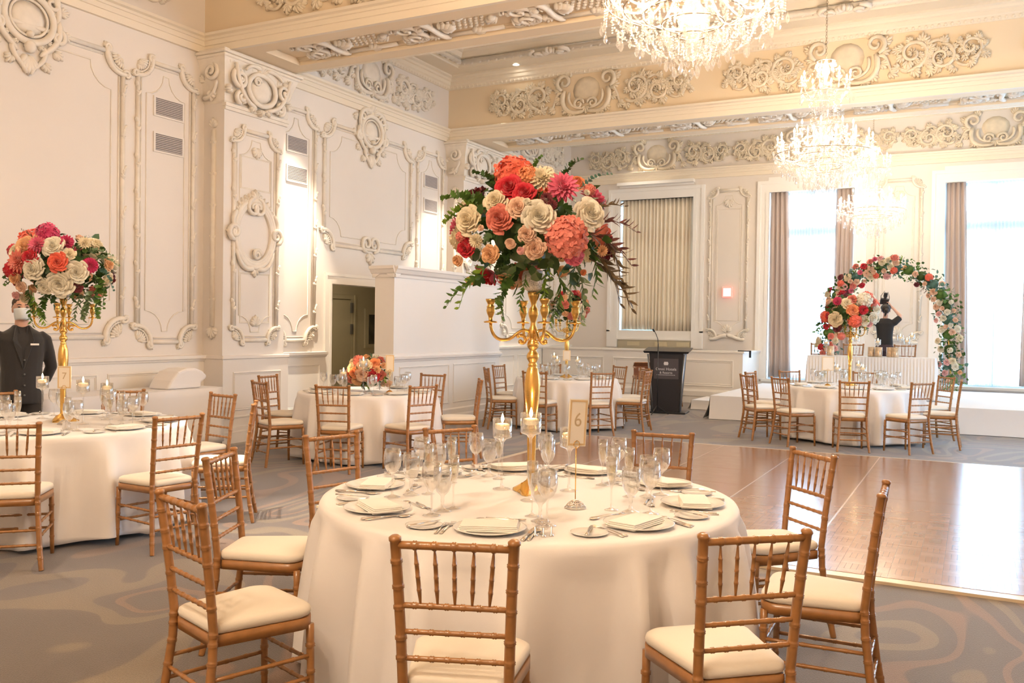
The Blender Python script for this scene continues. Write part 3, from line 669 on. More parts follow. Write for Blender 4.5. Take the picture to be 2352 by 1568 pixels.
for k, (ya, yb) in enumerate(((3.53,8.35),(9.48,14.30),(15.43,20.0))):
    cy = (ya+yb)/2; M = ML(XW); low = 2.77 if k == 1 else 1.36
    if k < 2 or True:
        relief(lambda w: frame_panel(w, M, cy-1.17, cy+1.17, low, 4.62, .22, .15), 'large rococo wall panel')
        relief(lambda w: cartouche(w, M, cy, 4.60, .5), 'plaster cartouche crowning the large panel')
    for sg in (-1, 1):
        c = cy + sg*1.80
        relief(lambda w: frame_panel(w, M, c-.42, c+.42, 1.30, 4.66, .20, .13), 'narrow rococo wall panel')
    if k == 1: relief(lambda w: [rib(w, M, spiral((cy+sg*.1, 2.86), .14, .03, -PI/2, sg*1.3, 16), .035, .02, .03) for sg in (1,-1)] and acanthus(w, M, (cy,2.72), -PI/2, .22, 5, .05, 2.2), 'plaster knot at the foot of the large panel')
    relief(lambda w: frieze_piece(w, M, cy, 5.60, 3.6, .66, 10+k), 'scrolled plaster frieze ornament')
for i, (a, b) in enumerate(BEAMS[1:]):
    M = ML(XP); c = (a+b)/2
    relief(lambda w: (frame_panel(w, M, c-.40, c+.40, 1.32, 4.05, .17, .11), medallion(w, M, c-.03, 2.72, .36, .44),
                      rect_mould(w, M, c-.27, c+.27, 1.55, 2.2, .008), rect_mould(w, M, c-.27, c+.27, 3.3, 3.72, .008),
                      acanthus(w, M, (c,1.50), PI/2, .16, 7, .04, 2.4), acanthus(w, M, (c,3.86), -PI/2, .16, 7, .04, 2.4)), 'pilaster panel with an oval medallion')
    def capital(w):
        w.box(XP-.02, XP+.05, a-.02, b+.02, 4.29, 4.33); w.box(XP-.02, XP+.03, a-.01, b+.01, 4.25, 4.29)
        MF = frame((0,a,0), (1,0,0), (0,0,1), (0,-1,0))
        # flared bell
        prof = [(0,4.33),(.02,4.36),(.03,4.5),(.06,4.7),(.11,4.86),(.12,4.88)]
        P = []
        for o, z in prof: P.append([(XW,a-o,z),(XP+o,a-o,z),(XP+o,b+o,z),(XW,b+o,z)])
        w.grid(P, False)
        for z0, z1, o in ((4.88,4.92,.14),(4.92,4.955,.17),(4.955,4.99,.13)): w.box(XW, XP+o, a-o, b+o, z0, z1, None, .01)
        MC = ML(XP+.05)
        ring = 30; w.tube([(c+.25*math.cos(2*PI*j/ring), 4.60+.20*math.sin(2*PI*j/ring), .05) for j in range(ring)], .035, 8, MC, True, ((0,0,1), .9), None, True)
        w.blob((c,4.60,.02), (.2,0,0), (0,.17,0), (0,0,.05), 12, 5, MC)
        for sg in (1,-1):
            rib(w, MC, spiral((c+sg*.40,4.66), .13, .02, PI/2, -sg*1.8, 24), .036, .018, .05, .09); w.blob((c+sg*.40,4.66,.07), (.03,0,0), (0,.03,0), (0,0,.03), 8, 5, MC)
            rib(w, MC, spiral((c+sg*.36,4.44), .09, .02, -PI/2, sg*1.5, 20), .034, .018, .03, .06)
            rib(w, MC, bez((c+sg*.1,4.36),(c+sg*.3,4.38),(c+sg*.42,4.5),(c+sg*.50,4.84)), .03, .03, .04, .09); rib(w, MC, bez((c+sg*.05,4.86),(c+sg*.2,4.9),(c+sg*.3,4.84),(c+sg*.34,4.78)), .03, .02, .08, .1)
            for p, an in (((c+sg*.28,4.45),-.8),((c+sg*.3,4.74),.6),((c+sg*.12,4.8),1.2),((c+sg*.5,4.52),-.3),((c+sg*.12,4.4),-1.2)): acanthus(w, MC, p, an if sg > 0 else PI-an, .13, 5, .05)
            acanthus(w, MC, (c+sg*.53,4.8), PI/2, .14, 5, .06)
        acanthus(w, MC, (c,4.80), PI/2, .16, 7, .09, 2.6); acanthus(w, MC, (c,4.36), -PI/2, .11, 5, .07, 2.2)
        rib(w, MC, spiral((c-.1,4.69), .065, .012, 0, 1.7, 18), .02, .012, .07)
        for MS, sd in ((frame((XP-.17,a-.04,0),(1,0,0),(0,0,1),(0,-1,0)),0),):
            rib(w, MS, spiral((.02,4.72), .12, .02, PI/2, -1.6, 20), .034, .018, .03, .06)
            rib(w, MS, bez((-.14,4.4),(0,4.36),(.1,4.5),(.12,4.6)), .03, .02, .02, .04)
            acanthus(w, MS, (0,4.5), -PI/2, .16, 5, .04); acanthus(w, MS, (-.12,4.62), PI*.8, .12, 5, .04)
    relief(capital, 'carved pilaster capital with volutes and a shield')
    # staff and shell on the reveal of the pilaster
    def reveal(w):
        MS = frame((XP-.17,a,0),(1,0,0),(0,0,1),(0,-1,0))
        w.tube([(0,1.5,.01),(0,4.0,.01)], .035, 8, MS, True, ((0,0,1),.9)); acanthus(w, MS, (0,4.02), PI/2, .14, 5, .04); acanthus(w, MS, (0,1.48), -PI/2, .16, 7, .04, 2.6)
        for j in range(6): acanthus(w, MS, (0,1.8+.4*j), PI/2, .12, 3, .035)
    relief(reveal, 'bound staff moulding on the side of the pilaster')
# friezes on the beam faces and the back wall
for yf, cs in ((8.35, (-6.05,-1.80)), (14.30, (-6.05,-1.80,2.45))):
    for j, cx in enumerate(cs):
        relief(lambda w: frieze_piece(w, MBK(yf), cx, 5.60, 3.7, .72, 30+j+int(yf)), 'scrolled plaster frieze on the beam face', M_ORN2)
for j, cx in enumerate((-6.66,-3.19,.28)):
    relief(lambda w: frieze_piece(w, MBK(YB), cx, 5.56, 3.35, .66, 60+j), 'scrolled plaster frieze above the window', M_ORN2)
# piers between the windows
for j, cx in enumerate((-4.95,-1.44)):
    def pier(w):
        frame_panel(w, MBK(YB), cx-.42, cx+.42, 1.38, 4.68, .17, .13)
        for sg in (1,-1): rib(w, MBK(YB), bez((cx,1.42),(cx+sg*.2,1.40),(cx+sg*.25,1.30),(cx+sg*.40,1.34)), .05, .04, .03)
        acanthus(w, MBK(YB), (cx,1.48), PI/2, .2, 7, .05, 2.4); acanthus(w, MBK(YB), (cx,4.46), -PI/2, .2, 7, .04, 2.4)
        rect_mould(w, MBK(YB), cx-.26, cx+.26, 1.75, 4.25, .008)
    relief(pier, 'rococo panel on the pier between the windows')
# soffit ornament of the beams and the rope border inside the coffers
for i, (a, b) in enumerate(BEAMS[1:]):
    MS = frame((0,0,5.056), (1,0,0), (0,1,0), (0,0,-1)); c = (a+b)/2
    def soffit(w):
        x = -7.85; j = 0
        while x < 4.2:
            for sg in (1,-1):
                rib(w, MS, spiral((x+.30, c+sg*.13), .17, .04, -PI/2*sg, sg*1.3, 20), .032, .02, .03, .05)
                rib(w, MS, bez((x+.05,c+sg*.28),(x+.25,c+sg*.34),(x+.35,c+sg*.05),(x+.60,c+sg*.22)), .03, .025, .03)
                for q in range(4): acanthus(w, MS, (x+.1+.15*q, c+sg*(.1+.06*(q%2))), sg*.9+q*.5, .16, 4, .06)
                w.tube([(x+.62,c+sg*.27,.02),(x+1.42,c+sg*.27,.02)], .028, 6, MS); acanthus(w, MS, (x+1.0,c+sg*.27), 0, .2, 5, .05)
            rib(w, MS, bez((x+.56,c-.3),(x+.74,c-.12),(x+.52,c+.12),(x+.68,c+.3)), .035, .035, .04)
            for q in range(8):       # little trellis
                for s in range(4): w.blob((x+.80+.075*q+(s%2)*.035, c-.11+.075*s, .012), (.028,0,0), (0,.022,0), (0,0,.018), 5, 3, MS)
            acanthus(w, MS, (x+.70,c), 0, .22, 7, .06, 2.6); acanthus(w, MS, (x+1.46,c), PI, .16, 5, .05, 2.2)
            x += 1.5; j += 1
    relief(soffit, 'strapwork ornament under the beam')
for (a, b) in bays[1:]:
    def rope(w):
        for p0, p1, o in (((XW+.62,a+.62),(XW+.62,b-.62),(1,0)), ((XW+.62,b-.62),(XR-.62,b-.62),(0,-1)), ((XW+.62,a+.62),(XR-.62,a+.62),(0,1))):
            L = math.hypot(p1[0]-p0[0], p1[1]-p0[1]); n = int(L/.16); d = ((p1[0]-p0[0])/L, (p1[1]-p0[1])/L)
            w.tube([(p0[0],p0[1],6.235),(p1[0],p1[1],6.235)], .045, 8)
            for q in range(n):
                t = (q+.5)*L/n; w.blob((p0[0]+d[0]*t, p0[1]+d[1]*t, 6.23), (d[0]*.06+o[0]*.03, d[1]*.06+o[1]*.03, 0), (o[0]*.03, o[1]*.03, .02), (d[0]*.02, d[1]*.02, .055), 5, 4)
            MR = frame((0,0,6.21), (d[0],d[1],0), (o[0],o[1],0), (0,0,-1))
            q = 1.75 if L > 8 else .9
            u0 = p0[0]*d[0]+p0[1]*d[1]; v0 = p0[0]*o[0]+p0[1]*o[1]
            while q < L-.6:
                for s in (1,-1): rib(w, MR, spiral((u0+q+s*.22, v0+.02), .15, .03, PI/2, -s*1.3, 14), .04, .025, .02, .05)
                acanthus(w, MR, (u0+q, v0-.06), PI/2, .26, 7, .06, 2.4); q += 2.35
    relief(rope, 'rope and shell border inside the ceiling coffer')
# air vents high in the narrow panels
M_VENT = mat('vent_grey', (.50,.45,.43), .5, bump=(40,.02)); M_VDARK = mat('vent_recess', (.16,.14,.135), .7, bump=(40,.02))
vent_lab = {0:'of the wall at the near edge', 1:'beside the near pilaster', 2:'beside the far pilaster', 3:'of the farthest bay'}
for k, cy in enumerate((7.78, 10.11, 13.71, 16.03)):
    for j, cz in enumerate((4.15, 3.72)):
        v = empty('air_vent', (XW, cy, cz)); tag(v, ('upper' if j == 0 else 'lower') + ' grey louvred air vent in the narrow panel ' + vent_lab[k], 'air vent', 'wall air vents')
        MB().box(0,.008,-.205,.205,-.10,.10).build('backing', M_VDARK, v)
        w = MB(); 
        for y0,y1,z0,z1 in ((-.23,.23,.10,.122),(-.23,.23,-.122,-.10),(-.23,-.205,-.10,.10),(.205,.23,-.10,.10)): w.box(0,.018,y0,y1,z0,z1)
        w.build('frame', M_WALL, v)
        w = MB()
        for q in range(9): w.box(.004,.016,-.205,.205,-.094+q*.0215,-.094+q*.0215+.012)
        w.build('louvres', M_VENT, v)
# recessed downlights
M_LAMP = emis('downlight_glow', (1,.93,.80), 22)
dl = ['above the near wall panel','by the far pilaster','over the left table','between the two nearest tables','in the far bay','near the back wall','over the middle bay','over the far tables']
for (x, y, z, *_), t in zip(DOWN, dl):
    d = empty('downlight', (x, y, 6.172)); tag(d, 'round recessed downlight in the cornice soffit ' + t, 'downlight', 'recessed ceiling downlights')
    MB().lathe([(.055,0),(.075,-.004),(.078,-.012),(.06,-.014),(.055,-.006)], 20, None, True, False).build('trim_ring', M_WHITE, d)
    MB().lathe([(0,-.001),(.055,-.001)], 20, None, False, False).build('lens', M_LAMP, d)
# ------------------------------------------------------------------ dance floor
df = empty('dance_floor', (0, 0, 0)); tag(df, 'glossy portable parquet dance floor laid on the carpet', 'dance floor')
M_EDGE = mat('pale_edge_trim', (.80,.66,.47), .3, bump=(30,.02), coat=.3); M_SEAM = mat('aluminium_seam', (.74,.70,.66), .25, .9, bump=(80,.02))
X0, X1, Y0, Y1, PW = -4.81, 4.72, 5.98, 11.70, .953
for i in range(10):
    for j in range(6):
        MB().box(X0+i*PW+.003, X0+(i+1)*PW-.003, Y0+j*PW+.003, Y0+(j+1)*PW-.003, .001, .022).build('parquet_panel', M_PARQ, df)
w = MB()
for i in range(1, 10): w.box(X0+i*PW-.007, X0+i*PW+.007, Y0, Y1, .0015, .0232)
w.build('metal_seams', M_SEAM, df)
for a in ((X0-.08, X1+.08, Y0-.10, Y0), (X0-.08, X1+.08, Y1, Y1+.05), (X0-.08, X0, Y0, Y1), (X1, X1+.08, Y0, Y1)):
    x0, x1, y0, y1 = a; w = MB(); w.prism([(x0,y0),(x1,y0),(x1,y1),(x0,y1)], .001, .02); w.build('edge_trim', M_EDGE, df)

# ------------------------------------------------------------------ chiavari chair, facing +Y
def bamboo(mb, a, b, r, rings=(), n=8, r2=None):
    a = Vector(a); b = Vector(b); r2 = r if r2 is None else r2; ts = {0:0, 1:0}
    for t in rings: ts[t] = 1
    P = []; R = []; L = (b-a).length; e = .006/L
    keys = sorted(ts)
    for t in keys:
        rr = lerp(r, r2, t)
        if ts[t]:
            for dt, k in ((-e*2.6,1),(-e*1.3,1),(-e*.6,1.26),(0,1.04),(e*.6,1.26),(e*1.3,1),(e*2.6,1)): P.append(a.lerp(b, t+dt)); R.append(rr*k)
        else: P.append(a.lerp(b, t)); R.append(rr)
    mb.tube(P, R, n); return mb
def spindle(mb, a, b, r):
    a = Vector(a); b = Vector(b); P = []; R = []
    for t, k in ((0,.5),(.12,.8),(.26,1.15),(.27,1.35),(.28,1.05),(.29,1.35),(.30,1.12),(.48,1.12),(.49,1.35),(.5,1.05),(.51,1.35),(.52,1.12),(.71,1.1),(.72,1.35),(.73,1.05),(.74,1.35),(.75,1.1),(.9,.75),(1,.45)): P.append(a.lerp(b,t)); R.append(r*k)
    mb.tube(P, R, 6); return mb
def rear_post(s):
    # foot splays back, straight up to the seat, leans back to the top
    pts = [(.196*s,-.262,0),(.180*s,-.235,.15),(.166*s,-.208,.36),(.163*s,-.204,.46),(.167*s,-.220,.62),(.173*s,-.240,.78),(.179*s,-.257,.905)]
    mb = MB(); P = []; R = []
    rings = {1:.0, 2:0, 3:0, 4:0, 5:0}
    for i in range(len(pts)-1):
        a = Vector(pts[i]); b = Vector(pts[i+1]); L = (b-a).length; e = .005/L
        P.append(a); R.append(.0145 if i == 0 else .0165)
        P.append(a.lerp(b,.04)); R.append(.0148 if i == 0 else .0165)
        for t in ((.5,) if L > .1 else ()) + ((1-3.4*e,) if i < 5 else ()):
            for dt, k in ((-e*3,1),(-e*1.4,1),(-e*.6,1.18),(0,1.0),(e*.6,1.18),(e*1.4,1),(e*3,1)): P.append(a.lerp(b, t+dt)); R.append(.0165*k)
    P.append(Vector(pts[-1])); R.append(.0165)
    P += [Vector((.1793*s,-.2575,.908)), Vector((.1795*s,-.2582,.916)), Vector((.1797*s,-.259,.922))]; R += [.0195,.0195,.012]
    mb.tube(P, R, 10); return mb
def post_at(s, z):
    for (z0,x0,y0),(z1,x1,y1) in ((( .36,.166,-.208),(.46,.163,-.204)),((.46,.163,-.204),(.62,.167,-.220)),((.62,.167,-.220),(.78,.173,-.240)),((.78,.173,-.240),(.905,.179,-.257))):
        if z <= z1: t = (z-z0)/(z1-z0); return Vector((s*lerp(x0,x1,t), lerp(y0,y1,t), z))
def seat_outline(k=1.0, n=6):
    P = []; hw_f, hw_b, yf, yb = .198*k, .158*k, .20*k, -.205*k
    for cx, cy, a0, rr in ((hw_f-.07,yf-.07,0,.07),(-hw_f+.07,yf-.07,90,.07),(-hw_b+.035,yb+.035,180,.035),(hw_b-.035,yb+.035,270,.035)):
        for i in range(n): a = math.radians(a0+90*i/(n-1)); P.append((cx+rr*math.cos(a), cy+rr*math.sin(a)))
    return P
CH = {}
CH['post_l'] = rear_post(-1).mesh('rear_leg', M_WOOD); CH['post_r'] = rear_post(1).mesh('rear_leg', M_WOOD)
for s, k in ((-1,'front_l'),(1,'front_r')):
    CH[k] = bamboo(MB(), (.182*s,.186,0), (.176*s,.178,.405), .0125, (.28,.55,.80), 8, .0165).mesh('front_leg', M_WOOD)
w = MB(); P = seat_outline(1.0); w.prism(P, .395, .438, None, True); CH['frame'] = w.mesh('seat_frame', M_WOOD)
w = MB(); rows = []
for k, z in ((.93,.437),(.985,.444),(1.0,.458),(.985,.471),(.93,.480),(.80,.486),(.5,.489)): rows.append([(x,y,z) for x, y in seat_outline(k)])
w.grid(rows, True, None, True); n = len(rows[0]); w.f.append(tuple(range(6*n,7*n))); w.sm.append(True); w.mi.append(0); w.f.append(tuple(range(n-1,-1,-1))); w.sm.append(False); w.mi.append(0)
CH['cushion'] = w.mesh('seat_cushion', M_CUSHION)
rails = ((.893,.0125),(.705,.0095),(.622,.0085),(.538,.0085))
for i, (z, r) in enumerate(rails):
    a = post_at(-1,z); b = post_at(1,z); CH['rail%d'%i] = bamboo(MB(), a, b, r, tuple(.14+.144*q for q in range(6)) if i else (.167,.333,.5,.667,.833), 8).mesh('cross_rail' if i else 'top_rail', M_WOOD)
for i in range(5):
    t = (i+1)/6; a = post_at(-1,.705).lerp(post_at(1,.705), lerp(.5,t,.92)); b = post_at(-1,.885).lerp(post_at(1,.885), t); CH['sp%d'%i] = spindle(MB(), a, b, .0062).mesh('spindle', M_WOOD)
st = [((-.181,.182,.265),(.181,.182,.265)),((-.182,.184,.175),(.182,.184,.175)),((-.174,-.222,.245),(.174,-.222,.245)),((-.180,-.234,.155),(.180,-.234,.155)),
      ((-.181,.182,.285),(-.172,-.218,.285)),((.181,.182,.285),(.172,-.218,.285)),((-.182,.184,.20),(-.177,-.230,.20)),((.182,.184,.20),(.177,-.230,.20))]
for i, (a, b) in enumerate(st): CH['st%d'%i] = bamboo(MB(), a, b, .0085, (.2,.4,.6,.8), 6).mesh('stretcher', M_WOOD)
def make_chair():
    t = empty('chiavari_chair')
    for k, nm in (('post_l','rear_leg'),('post_r','rear_leg'),('front_l','front_leg'),('front_r','front_leg'),('frame','seat_frame'),('cushion','seat_cushion'),('rail0','top_rail'),('rail1','cross_rail'),('rail2','cross_rail'),('rail3','cross_rail')): part(nm, CH[k], t)
    for i in range(5): part('spindle', CH['sp%d'%i], t)
    for i in range(8): part('stretcher', CH['st%d'%i], t)
    return adopt(t)
chair0 = make_chair(); used = [False]
TAB = {'m': (-1.84, 3.73, .945), 'l': (-6.2, 4.45, .90), 't': (-6.35, 8.55, .80), 'b': (-5.65, 12.75, .78), 'r': (-1.56, 13.6, .91)}
CHAIRS = {'m1': (-1.45, 2.50, 21.0), 'm2': (-0.766, 3.014, 41.4), 'm3': (-0.573, 3.896, 92.0), 'm4': (-0.929, 4.697, 133.9), 'm5': (-1.657, 5.024, 187.4), 'm6': (-2.601, 4.569, 243.4), 'm7': (-3.046, 4.025, 255.0), 'm8': (-3.004, 3.284, -65.7), 'm9': (-2.455, 2.541, -18.5),
 'l1': (-5.412, 3.575, 45.3), 'l2': (-5.103, 4.354, 81.3), 'l3': (-5.992, 5.604, 170.6), 'l4': (-6.84, 5.45, 215.5), 'l5': (-5.332, 5.11, 130.3), 'l6': (-7.36, 4.78, -100.6),
 't1': (-6.782, 7.544, -22.6), 't2': (-7.296, 8.316, -83.8), 't3': (-5.957, 7.551, 17.5), 't4': (-5.394, 7.981, 72.1), 't5': (-6.294, 9.448, 181.5), 't6': (-5.544, 9.004, 124.7),
 'b1': (-6.384, 11.996, -50.3), 'b2': (-6.593, 12.871, 265.6), 'b3': (-5.577, 11.669, 3.5), 'b4': (-4.892, 12.018, 50.2), 'b5': (-4.953, 13.384, 131.1), 'b6': (-4.70, 12.80, 92.0), 'b7': (-5.40, 13.85, 147.4), 'b8': (-6.217, 13.563, 222.2),
 'r1': (-2.671, 12.92, -48.8), 'r2': (-2.768, 13.635, 258.0), 'r3': (-2.147, 12.497, -42.5), 'r4': (-2.405, 14.374, 221.3), 'r5': (-1.426, 12.364, 16.4), 'r6': (-0.767, 12.568, 48.5), 'r7': (-0.692, 14.162, 126.2), 'r8': (-0.454, 13.335, 90.2), 'r9': (-1.527, 14.804, 179.8)}
CL = {'m1':'front centre of the nearest table, back turned to us','m2':'front right of the nearest table, whole seat showing','m3':'side-on at the right end of the nearest table','m4':'before the dance floor, second on the right of the nearest table',
 'm5':'behind the nearest table, just right of the table number card','m6':'behind the nearest table, just left of the lit candles','m7':'back left of the nearest table, before its stacked glasses','m8':'left of the nearest table, seat tucked under its cloth','m9':'front left of the nearest table, full seat in view',
 'l1':'nearest chair of the left table, cut by the frame edge','l2':'right front of the left table, back angled towards us','l3':'far right of the left table beside the cloth covered buffet','l4':'behind the left table, before the buffet cloth','l5':'turned edge-on at the right of the left table','l6':'at the far left of the left table beside the waiter',
 't1':'left front of the table with the low flower bowl','t2':'left back of the low flower table, against the pilaster pedestal','t3':'front centre of the low flower table','t4':'right front of the low flower table, back leaning right','t5':'behind the low flower table, against the white screen wall','t6':'edge-on, alone at the right of the low flower table',
 'b1':'edge-on at the left of the table before the lectern','b2':'back left of the lectern-side table, near the screen wall end','b3':'front of the lectern-side table, partly hidden by the tall gold stem','b4':'front right of the lectern-side table, back square to us','b5':'right back of the lectern-side table, beside the high chairs','b6':'rightmost of the lectern-side table, side-on by the lectern','b7':'behind the lectern-side table, narrow against the low wall','b8':'behind the lectern-side table, only its top rail above the glasses',
 'r1':'left end of the table below the stage','r2':'back left of the stage-side table, against the stage cloth','r3':'left front of the stage-side table','r4':'behind the stage-side table, framed by the bright window','r5':'front centre of the stage-side table, back square to us','r6':'right front of the stage-side table','r7':'back right of the stage-side table, before the arch foot','r8':'edge-on at the right end of the stage-side table','r9':'behind the stage-side table, between candles and skirted head table'}
CG = {'m':'chairs around the nearest table','l':'chairs around the left table','t':'chairs around the low flower table','b':'chairs around the lectern-side table','r':'chairs around the stage-side table','h':'chairs behind the head table'}
def place_chair(k, x, y, deg, z=0):
    o = chair0 if not used[0] else copy_tree(chair0); used[0] = True
    o.location = (x, y, z); o.rotation_euler = (0, 0, math.radians(deg)); tag(o, 'gold chiavari chair, ' + CL[k], 'chair', CG[k[0]]); return o
for k, (x, y, d) in CHAIRS.items():
    tx, ty, tr = TAB[k[0]]; dd = math.hypot(x-tx, y-ty); mn = tr + {'m':.29,'l':.28,'t':.27,'b':.27,'r':.28}[k[0]]
    if dd < mn: x = tx+(x-tx)*mn/dd; y = ty+(y-ty)*mn/dd
    place_chair(k, x, y, d, .0)
CL['h1'] = 'on the stage behind the head table, left of the photographer'; CL['h2'] = 'on the stage behind the head table, right of the photographer'; CL['h3'] = 'on the stage behind the left end of the head table'
for k, x, y, d in (('h1',-2.05,17.62,176),('h2',-1.12,17.62,184),('h3',-2.62,17.6,178)): place_chair(k, x, y, d, .40)

# ------------------------------------------------------------------ round tables and their cloths
TN = {'m':'nearest table','l':'left table','t':'low flower table','b':'lectern-side table','r':'stage-side table'}
def cloth(x, y, R, seed, h=.76, hem=.015, folds=17, sq=0.0):
    r = random.Random(seed); nA = folds*9; w = MB(); 
    ph = [r.uniform(-.3,.3) for _ in range(folds)]; am = [r.uniform(.55,1.3) for _ in range(folds)]
    rows = []
    for k, rr in ((0,0.02),(1,.5),(2,.92)): rows.append([(R*rr*math.cos(2*PI*i/nA), R*rr*math.sin(2*PI*i/nA), h) for i in range(nA)])
    prof = [(R*.985,h),(R+.004,h-.004),(R+.012,h-.018),(R+.016,h-.045)]
    for q, z in prof: rows.append([(q*math.cos(2*PI*i/nA), q*math.sin(2*PI*i/nA), z) for i in range(nA)])
    for k in range(1, 13):
        t = k/12; z = lerp(h-.045, hem, t); row = []
        for i in range(nA):
            th = 2*PI*i/nA; s = i/nA*folds; j = int(s) % folds; j2 = (j+1) % folds; f = s-int(s)
            a = lerp(am[j], am[j2], f*f*(3-2*f)); p = lerp(ph[j], ph[j2], f)
            e = min(1, 1.25*t**.45); base = R+.018+.050*t*(1+sq*math.cos(4*th+.8))
            c_ = math.cos(2*PI*(s+p)); v = 1.6*((c_*.5+.5)**1.8)-.6
            q = base + .088*a*e*(v-.25); zz = z + ((.022+.016*math.sin(s*1.7+seed)+.012*v) if k == 12 else 0)
            row.append((q*math.cos(th), q*math.sin(th), max(.006, zz)))
        rows.append(row)
    w.grid([list(q) for q in rows], True, None, True); n = nA; w.f.append(tuple(range(n-1,-1,-1))); w.sm.append(True); w.mi.append(0)
    o = w.build('tablecloth', M_LINEN, None, (x,y,0)); sm = o.modifiers.new('thickness','SOLIDIFY'); sm.thickness = .0025; sm.offset = -1; return o
for i, (k, (x, y, R)) in enumerate(TAB.items()):
    t = empty('round_table', (x,y,0)); tag(t, 'round folding banquet table under the cloth of the ' + TN[k], 'table', 'round banquet tables')
    MB().lathe([(0,.725),(R-.01,.725),(R-.004,.735),(R-.004,.745),(R-.01,.752),(0,.752)], 40, None, False).build('tabletop', M_WOOD, t)
    for a in range(4):
        c = (.42*math.cos(a*PI/2+.4), .42*math.sin(a*PI/2+.4)); MB().tube([(c[0],c[1],0),(c[0],c[1],.726)], .014, 8).build('leg', M_GREY, t)
    tag(cloth(x, y, R, 11+i*7, hem=.012, sq=.15 if k == 'b' else 0), {'m':'long white linen cloth on the nearest table, folds to the floor','l':'white linen cloth on the left table with deep folds','t':'white linen cloth on the table with the low flower bowl','b':'white linen cloth on the table before the lectern','r':'white linen cloth on the table below the stage'}[k], 'tablecloth', 'floor length white tablecloths')

# ------------------------------------------------------------------ buffet table on the left wall
bt = empty('buffet_table', (-8.42, 6.80, 0)); tag(bt, 'long narrow folding table under a white cloth by the wall', 'table')
MB().box(-.30,.30,-1.15,1.15,.715,.745).build('tabletop', M_WOOD, bt)
for sx in (-1,1):
    for sy in (-1,1): MB().tube([(sx*.24,sy*1.0,0),(sx*.24,sy*1.0,.715)], .014, 8).build('leg', M_GREY, bt)
def box_cloth(name, x0, x1, y0, y1, z1, z0, m, seed, fold=.012, flare=.03, nper=10):
    r = random.Random(seed); w = MB(); cs = [(x0,y0),(x1,y0),(x1,y1),(x0,y1)]; P = []
    cx, cy = (x0+x1)/2, (y0+y1)/2
    for i in range(4):
        a, b = cs[i], cs[(i+1)%4]; L = math.hypot(b[0]-a[0], b[1]-a[1]); n = max(6, int(L*nper))
        for j in range(n): P.append((lerp(a[0],b[0],j/n), lerp(a[1],b[1],j/n), (b[1]-a[1])/L, -(b[0]-a[0])/L, min(j, n-j)/n*L))
    rows = [[(x,y,z1) for x,y,_,_,_ in P], [(x+u*.008,y+v*.008,z1-.008) for x,y,u,v,_ in P]]
    ph = [r.uniform(-1,1) for _ in P]
    for k in range(1, 9):
        t = k/8; rows.append([(x+u*(.010+flare*t+fold*t*math.sin(i*1.3+ph[i]*.5)+.002), y+v*(.010+flare*t+fold*t*math.sin(i*1.3+ph[i]*.5)+.002), lerp(z1-.008, z0, t)) for i,(x,y,u,v,d) in enumerate(P)])
    n = len(P); w.grid(rows, True, None, True); w.f.append(tuple(range(n))); w.sm.append(False); w.mi.append(0)
    o = w.build(name, m); sm = o.modifiers.new('thickness','SOLIDIFY'); sm.thickness = .003; return o
tag(box_cloth('tablecloth', -8.74, -8.11, 5.62, 7.98, .765, .10, M_LINEN, 3, .004, .02), 'plain white cloth over the long buffet table by the wall', 'tablecloth')
w = MB()   # folded linen bundle
prof = [(-.30,.0),(-.24,.10),(-.14,.20),(-.02,.235),(.12,.235),(.22,.20),(.30,.14),(.27,.10),(.20,.06),(.21,0)]
w.prism([(a,b) for a,b in prof], -.17, .17, frame((0,0,0),(0,1,0),(0,0,1),(1,0,0)))
o = w.build('covered_equipment', M_LINEN, None, (-8.35, 7.52, .768)); bv = o.modifiers.new('soft','BEVEL'); bv.width = .03; bv.segments = 3
tag(o, 'white cloth draped over a small hump on the buffet table end', 'cloth bundle')
sw = box_cloth('small_cloth_panel', -8.10, -8.06, 5.7, 6.4, .60, .3, M_LINEN, 5); bpy.data.objects.remove(sw)

# ------------------------------------------------------------------ stage, head table
st0 = empty('stage', (0,0,0)); tag(st0, 'low stage platform covered in white cloth before the windows', 'stage')
MB().box(-4.02, 4.6, 15.30, 19.55, .001, .395).build('platform', M_BLACKP, st0)
w = MB(); r = random.Random(5); n = 150; rows = [[], [], [], [], [], []]
# top sheet then a sagging front and side skirt
top = MB(); top.box(-4.05, 4.62, 15.27, 19.56, .397, .405)
def skirt(p0, p1, out, n, seed, z1=.40, flare=.06, amp=.03):
    r = random.Random(seed); P = [[] for _ in range(8)]
    for i in range(n+1):
        s = i/n; x = lerp(p0[0],p1[0],s); y = lerp(p0[1],p1[1],s); ph = math.sin(s*n*.35+seed)+.6*math.sin(s*n*.13+2*seed)
        for k in range(8):
            t = k/7; o = .006 + flare*t*t + amp*t*ph*.5; P[k].append((x+out[0]*o, y+out[1]*o, lerp(z1, .008, t)))
    return P
top.grid(skirt((-4.05,15.27),(4.62,15.27),(0,-1),120,2)); top.grid(skirt((-4.05,19.5),(-4.05,15.27),(-1,0),50,4,flare=.10))
o = top.build('stage_cloth', M_LINEN2, None); tag(o, 'white cloth spread over the stage and hanging down its front', 'stage cloth')
sp = MB(); sp.box(-4.85, -4.30, 16.9, 18.0, .17, .18); sp.grid(skirt((-4.85,16.9),(-4.30,16.9),(0,-1),14,3,.178,.05,.03)); sp.grid(skirt((-4.85,18.0),(-4.85,16.9),(-1,0),20,6,.178,.05,.03)); sp.grid(skirt((-4.30,16.9),(-4.30,18.0),(1,0),20,7,.178,.02,.01)); sp.grid(skirt((-4.3,18.0),(-4.85,18.0),(0,1),14,8,.178,.02,.01))
tag(sp.build('stage_step', M_LINEN2), 'small cloth covered step at the left end of the stage', 'step')
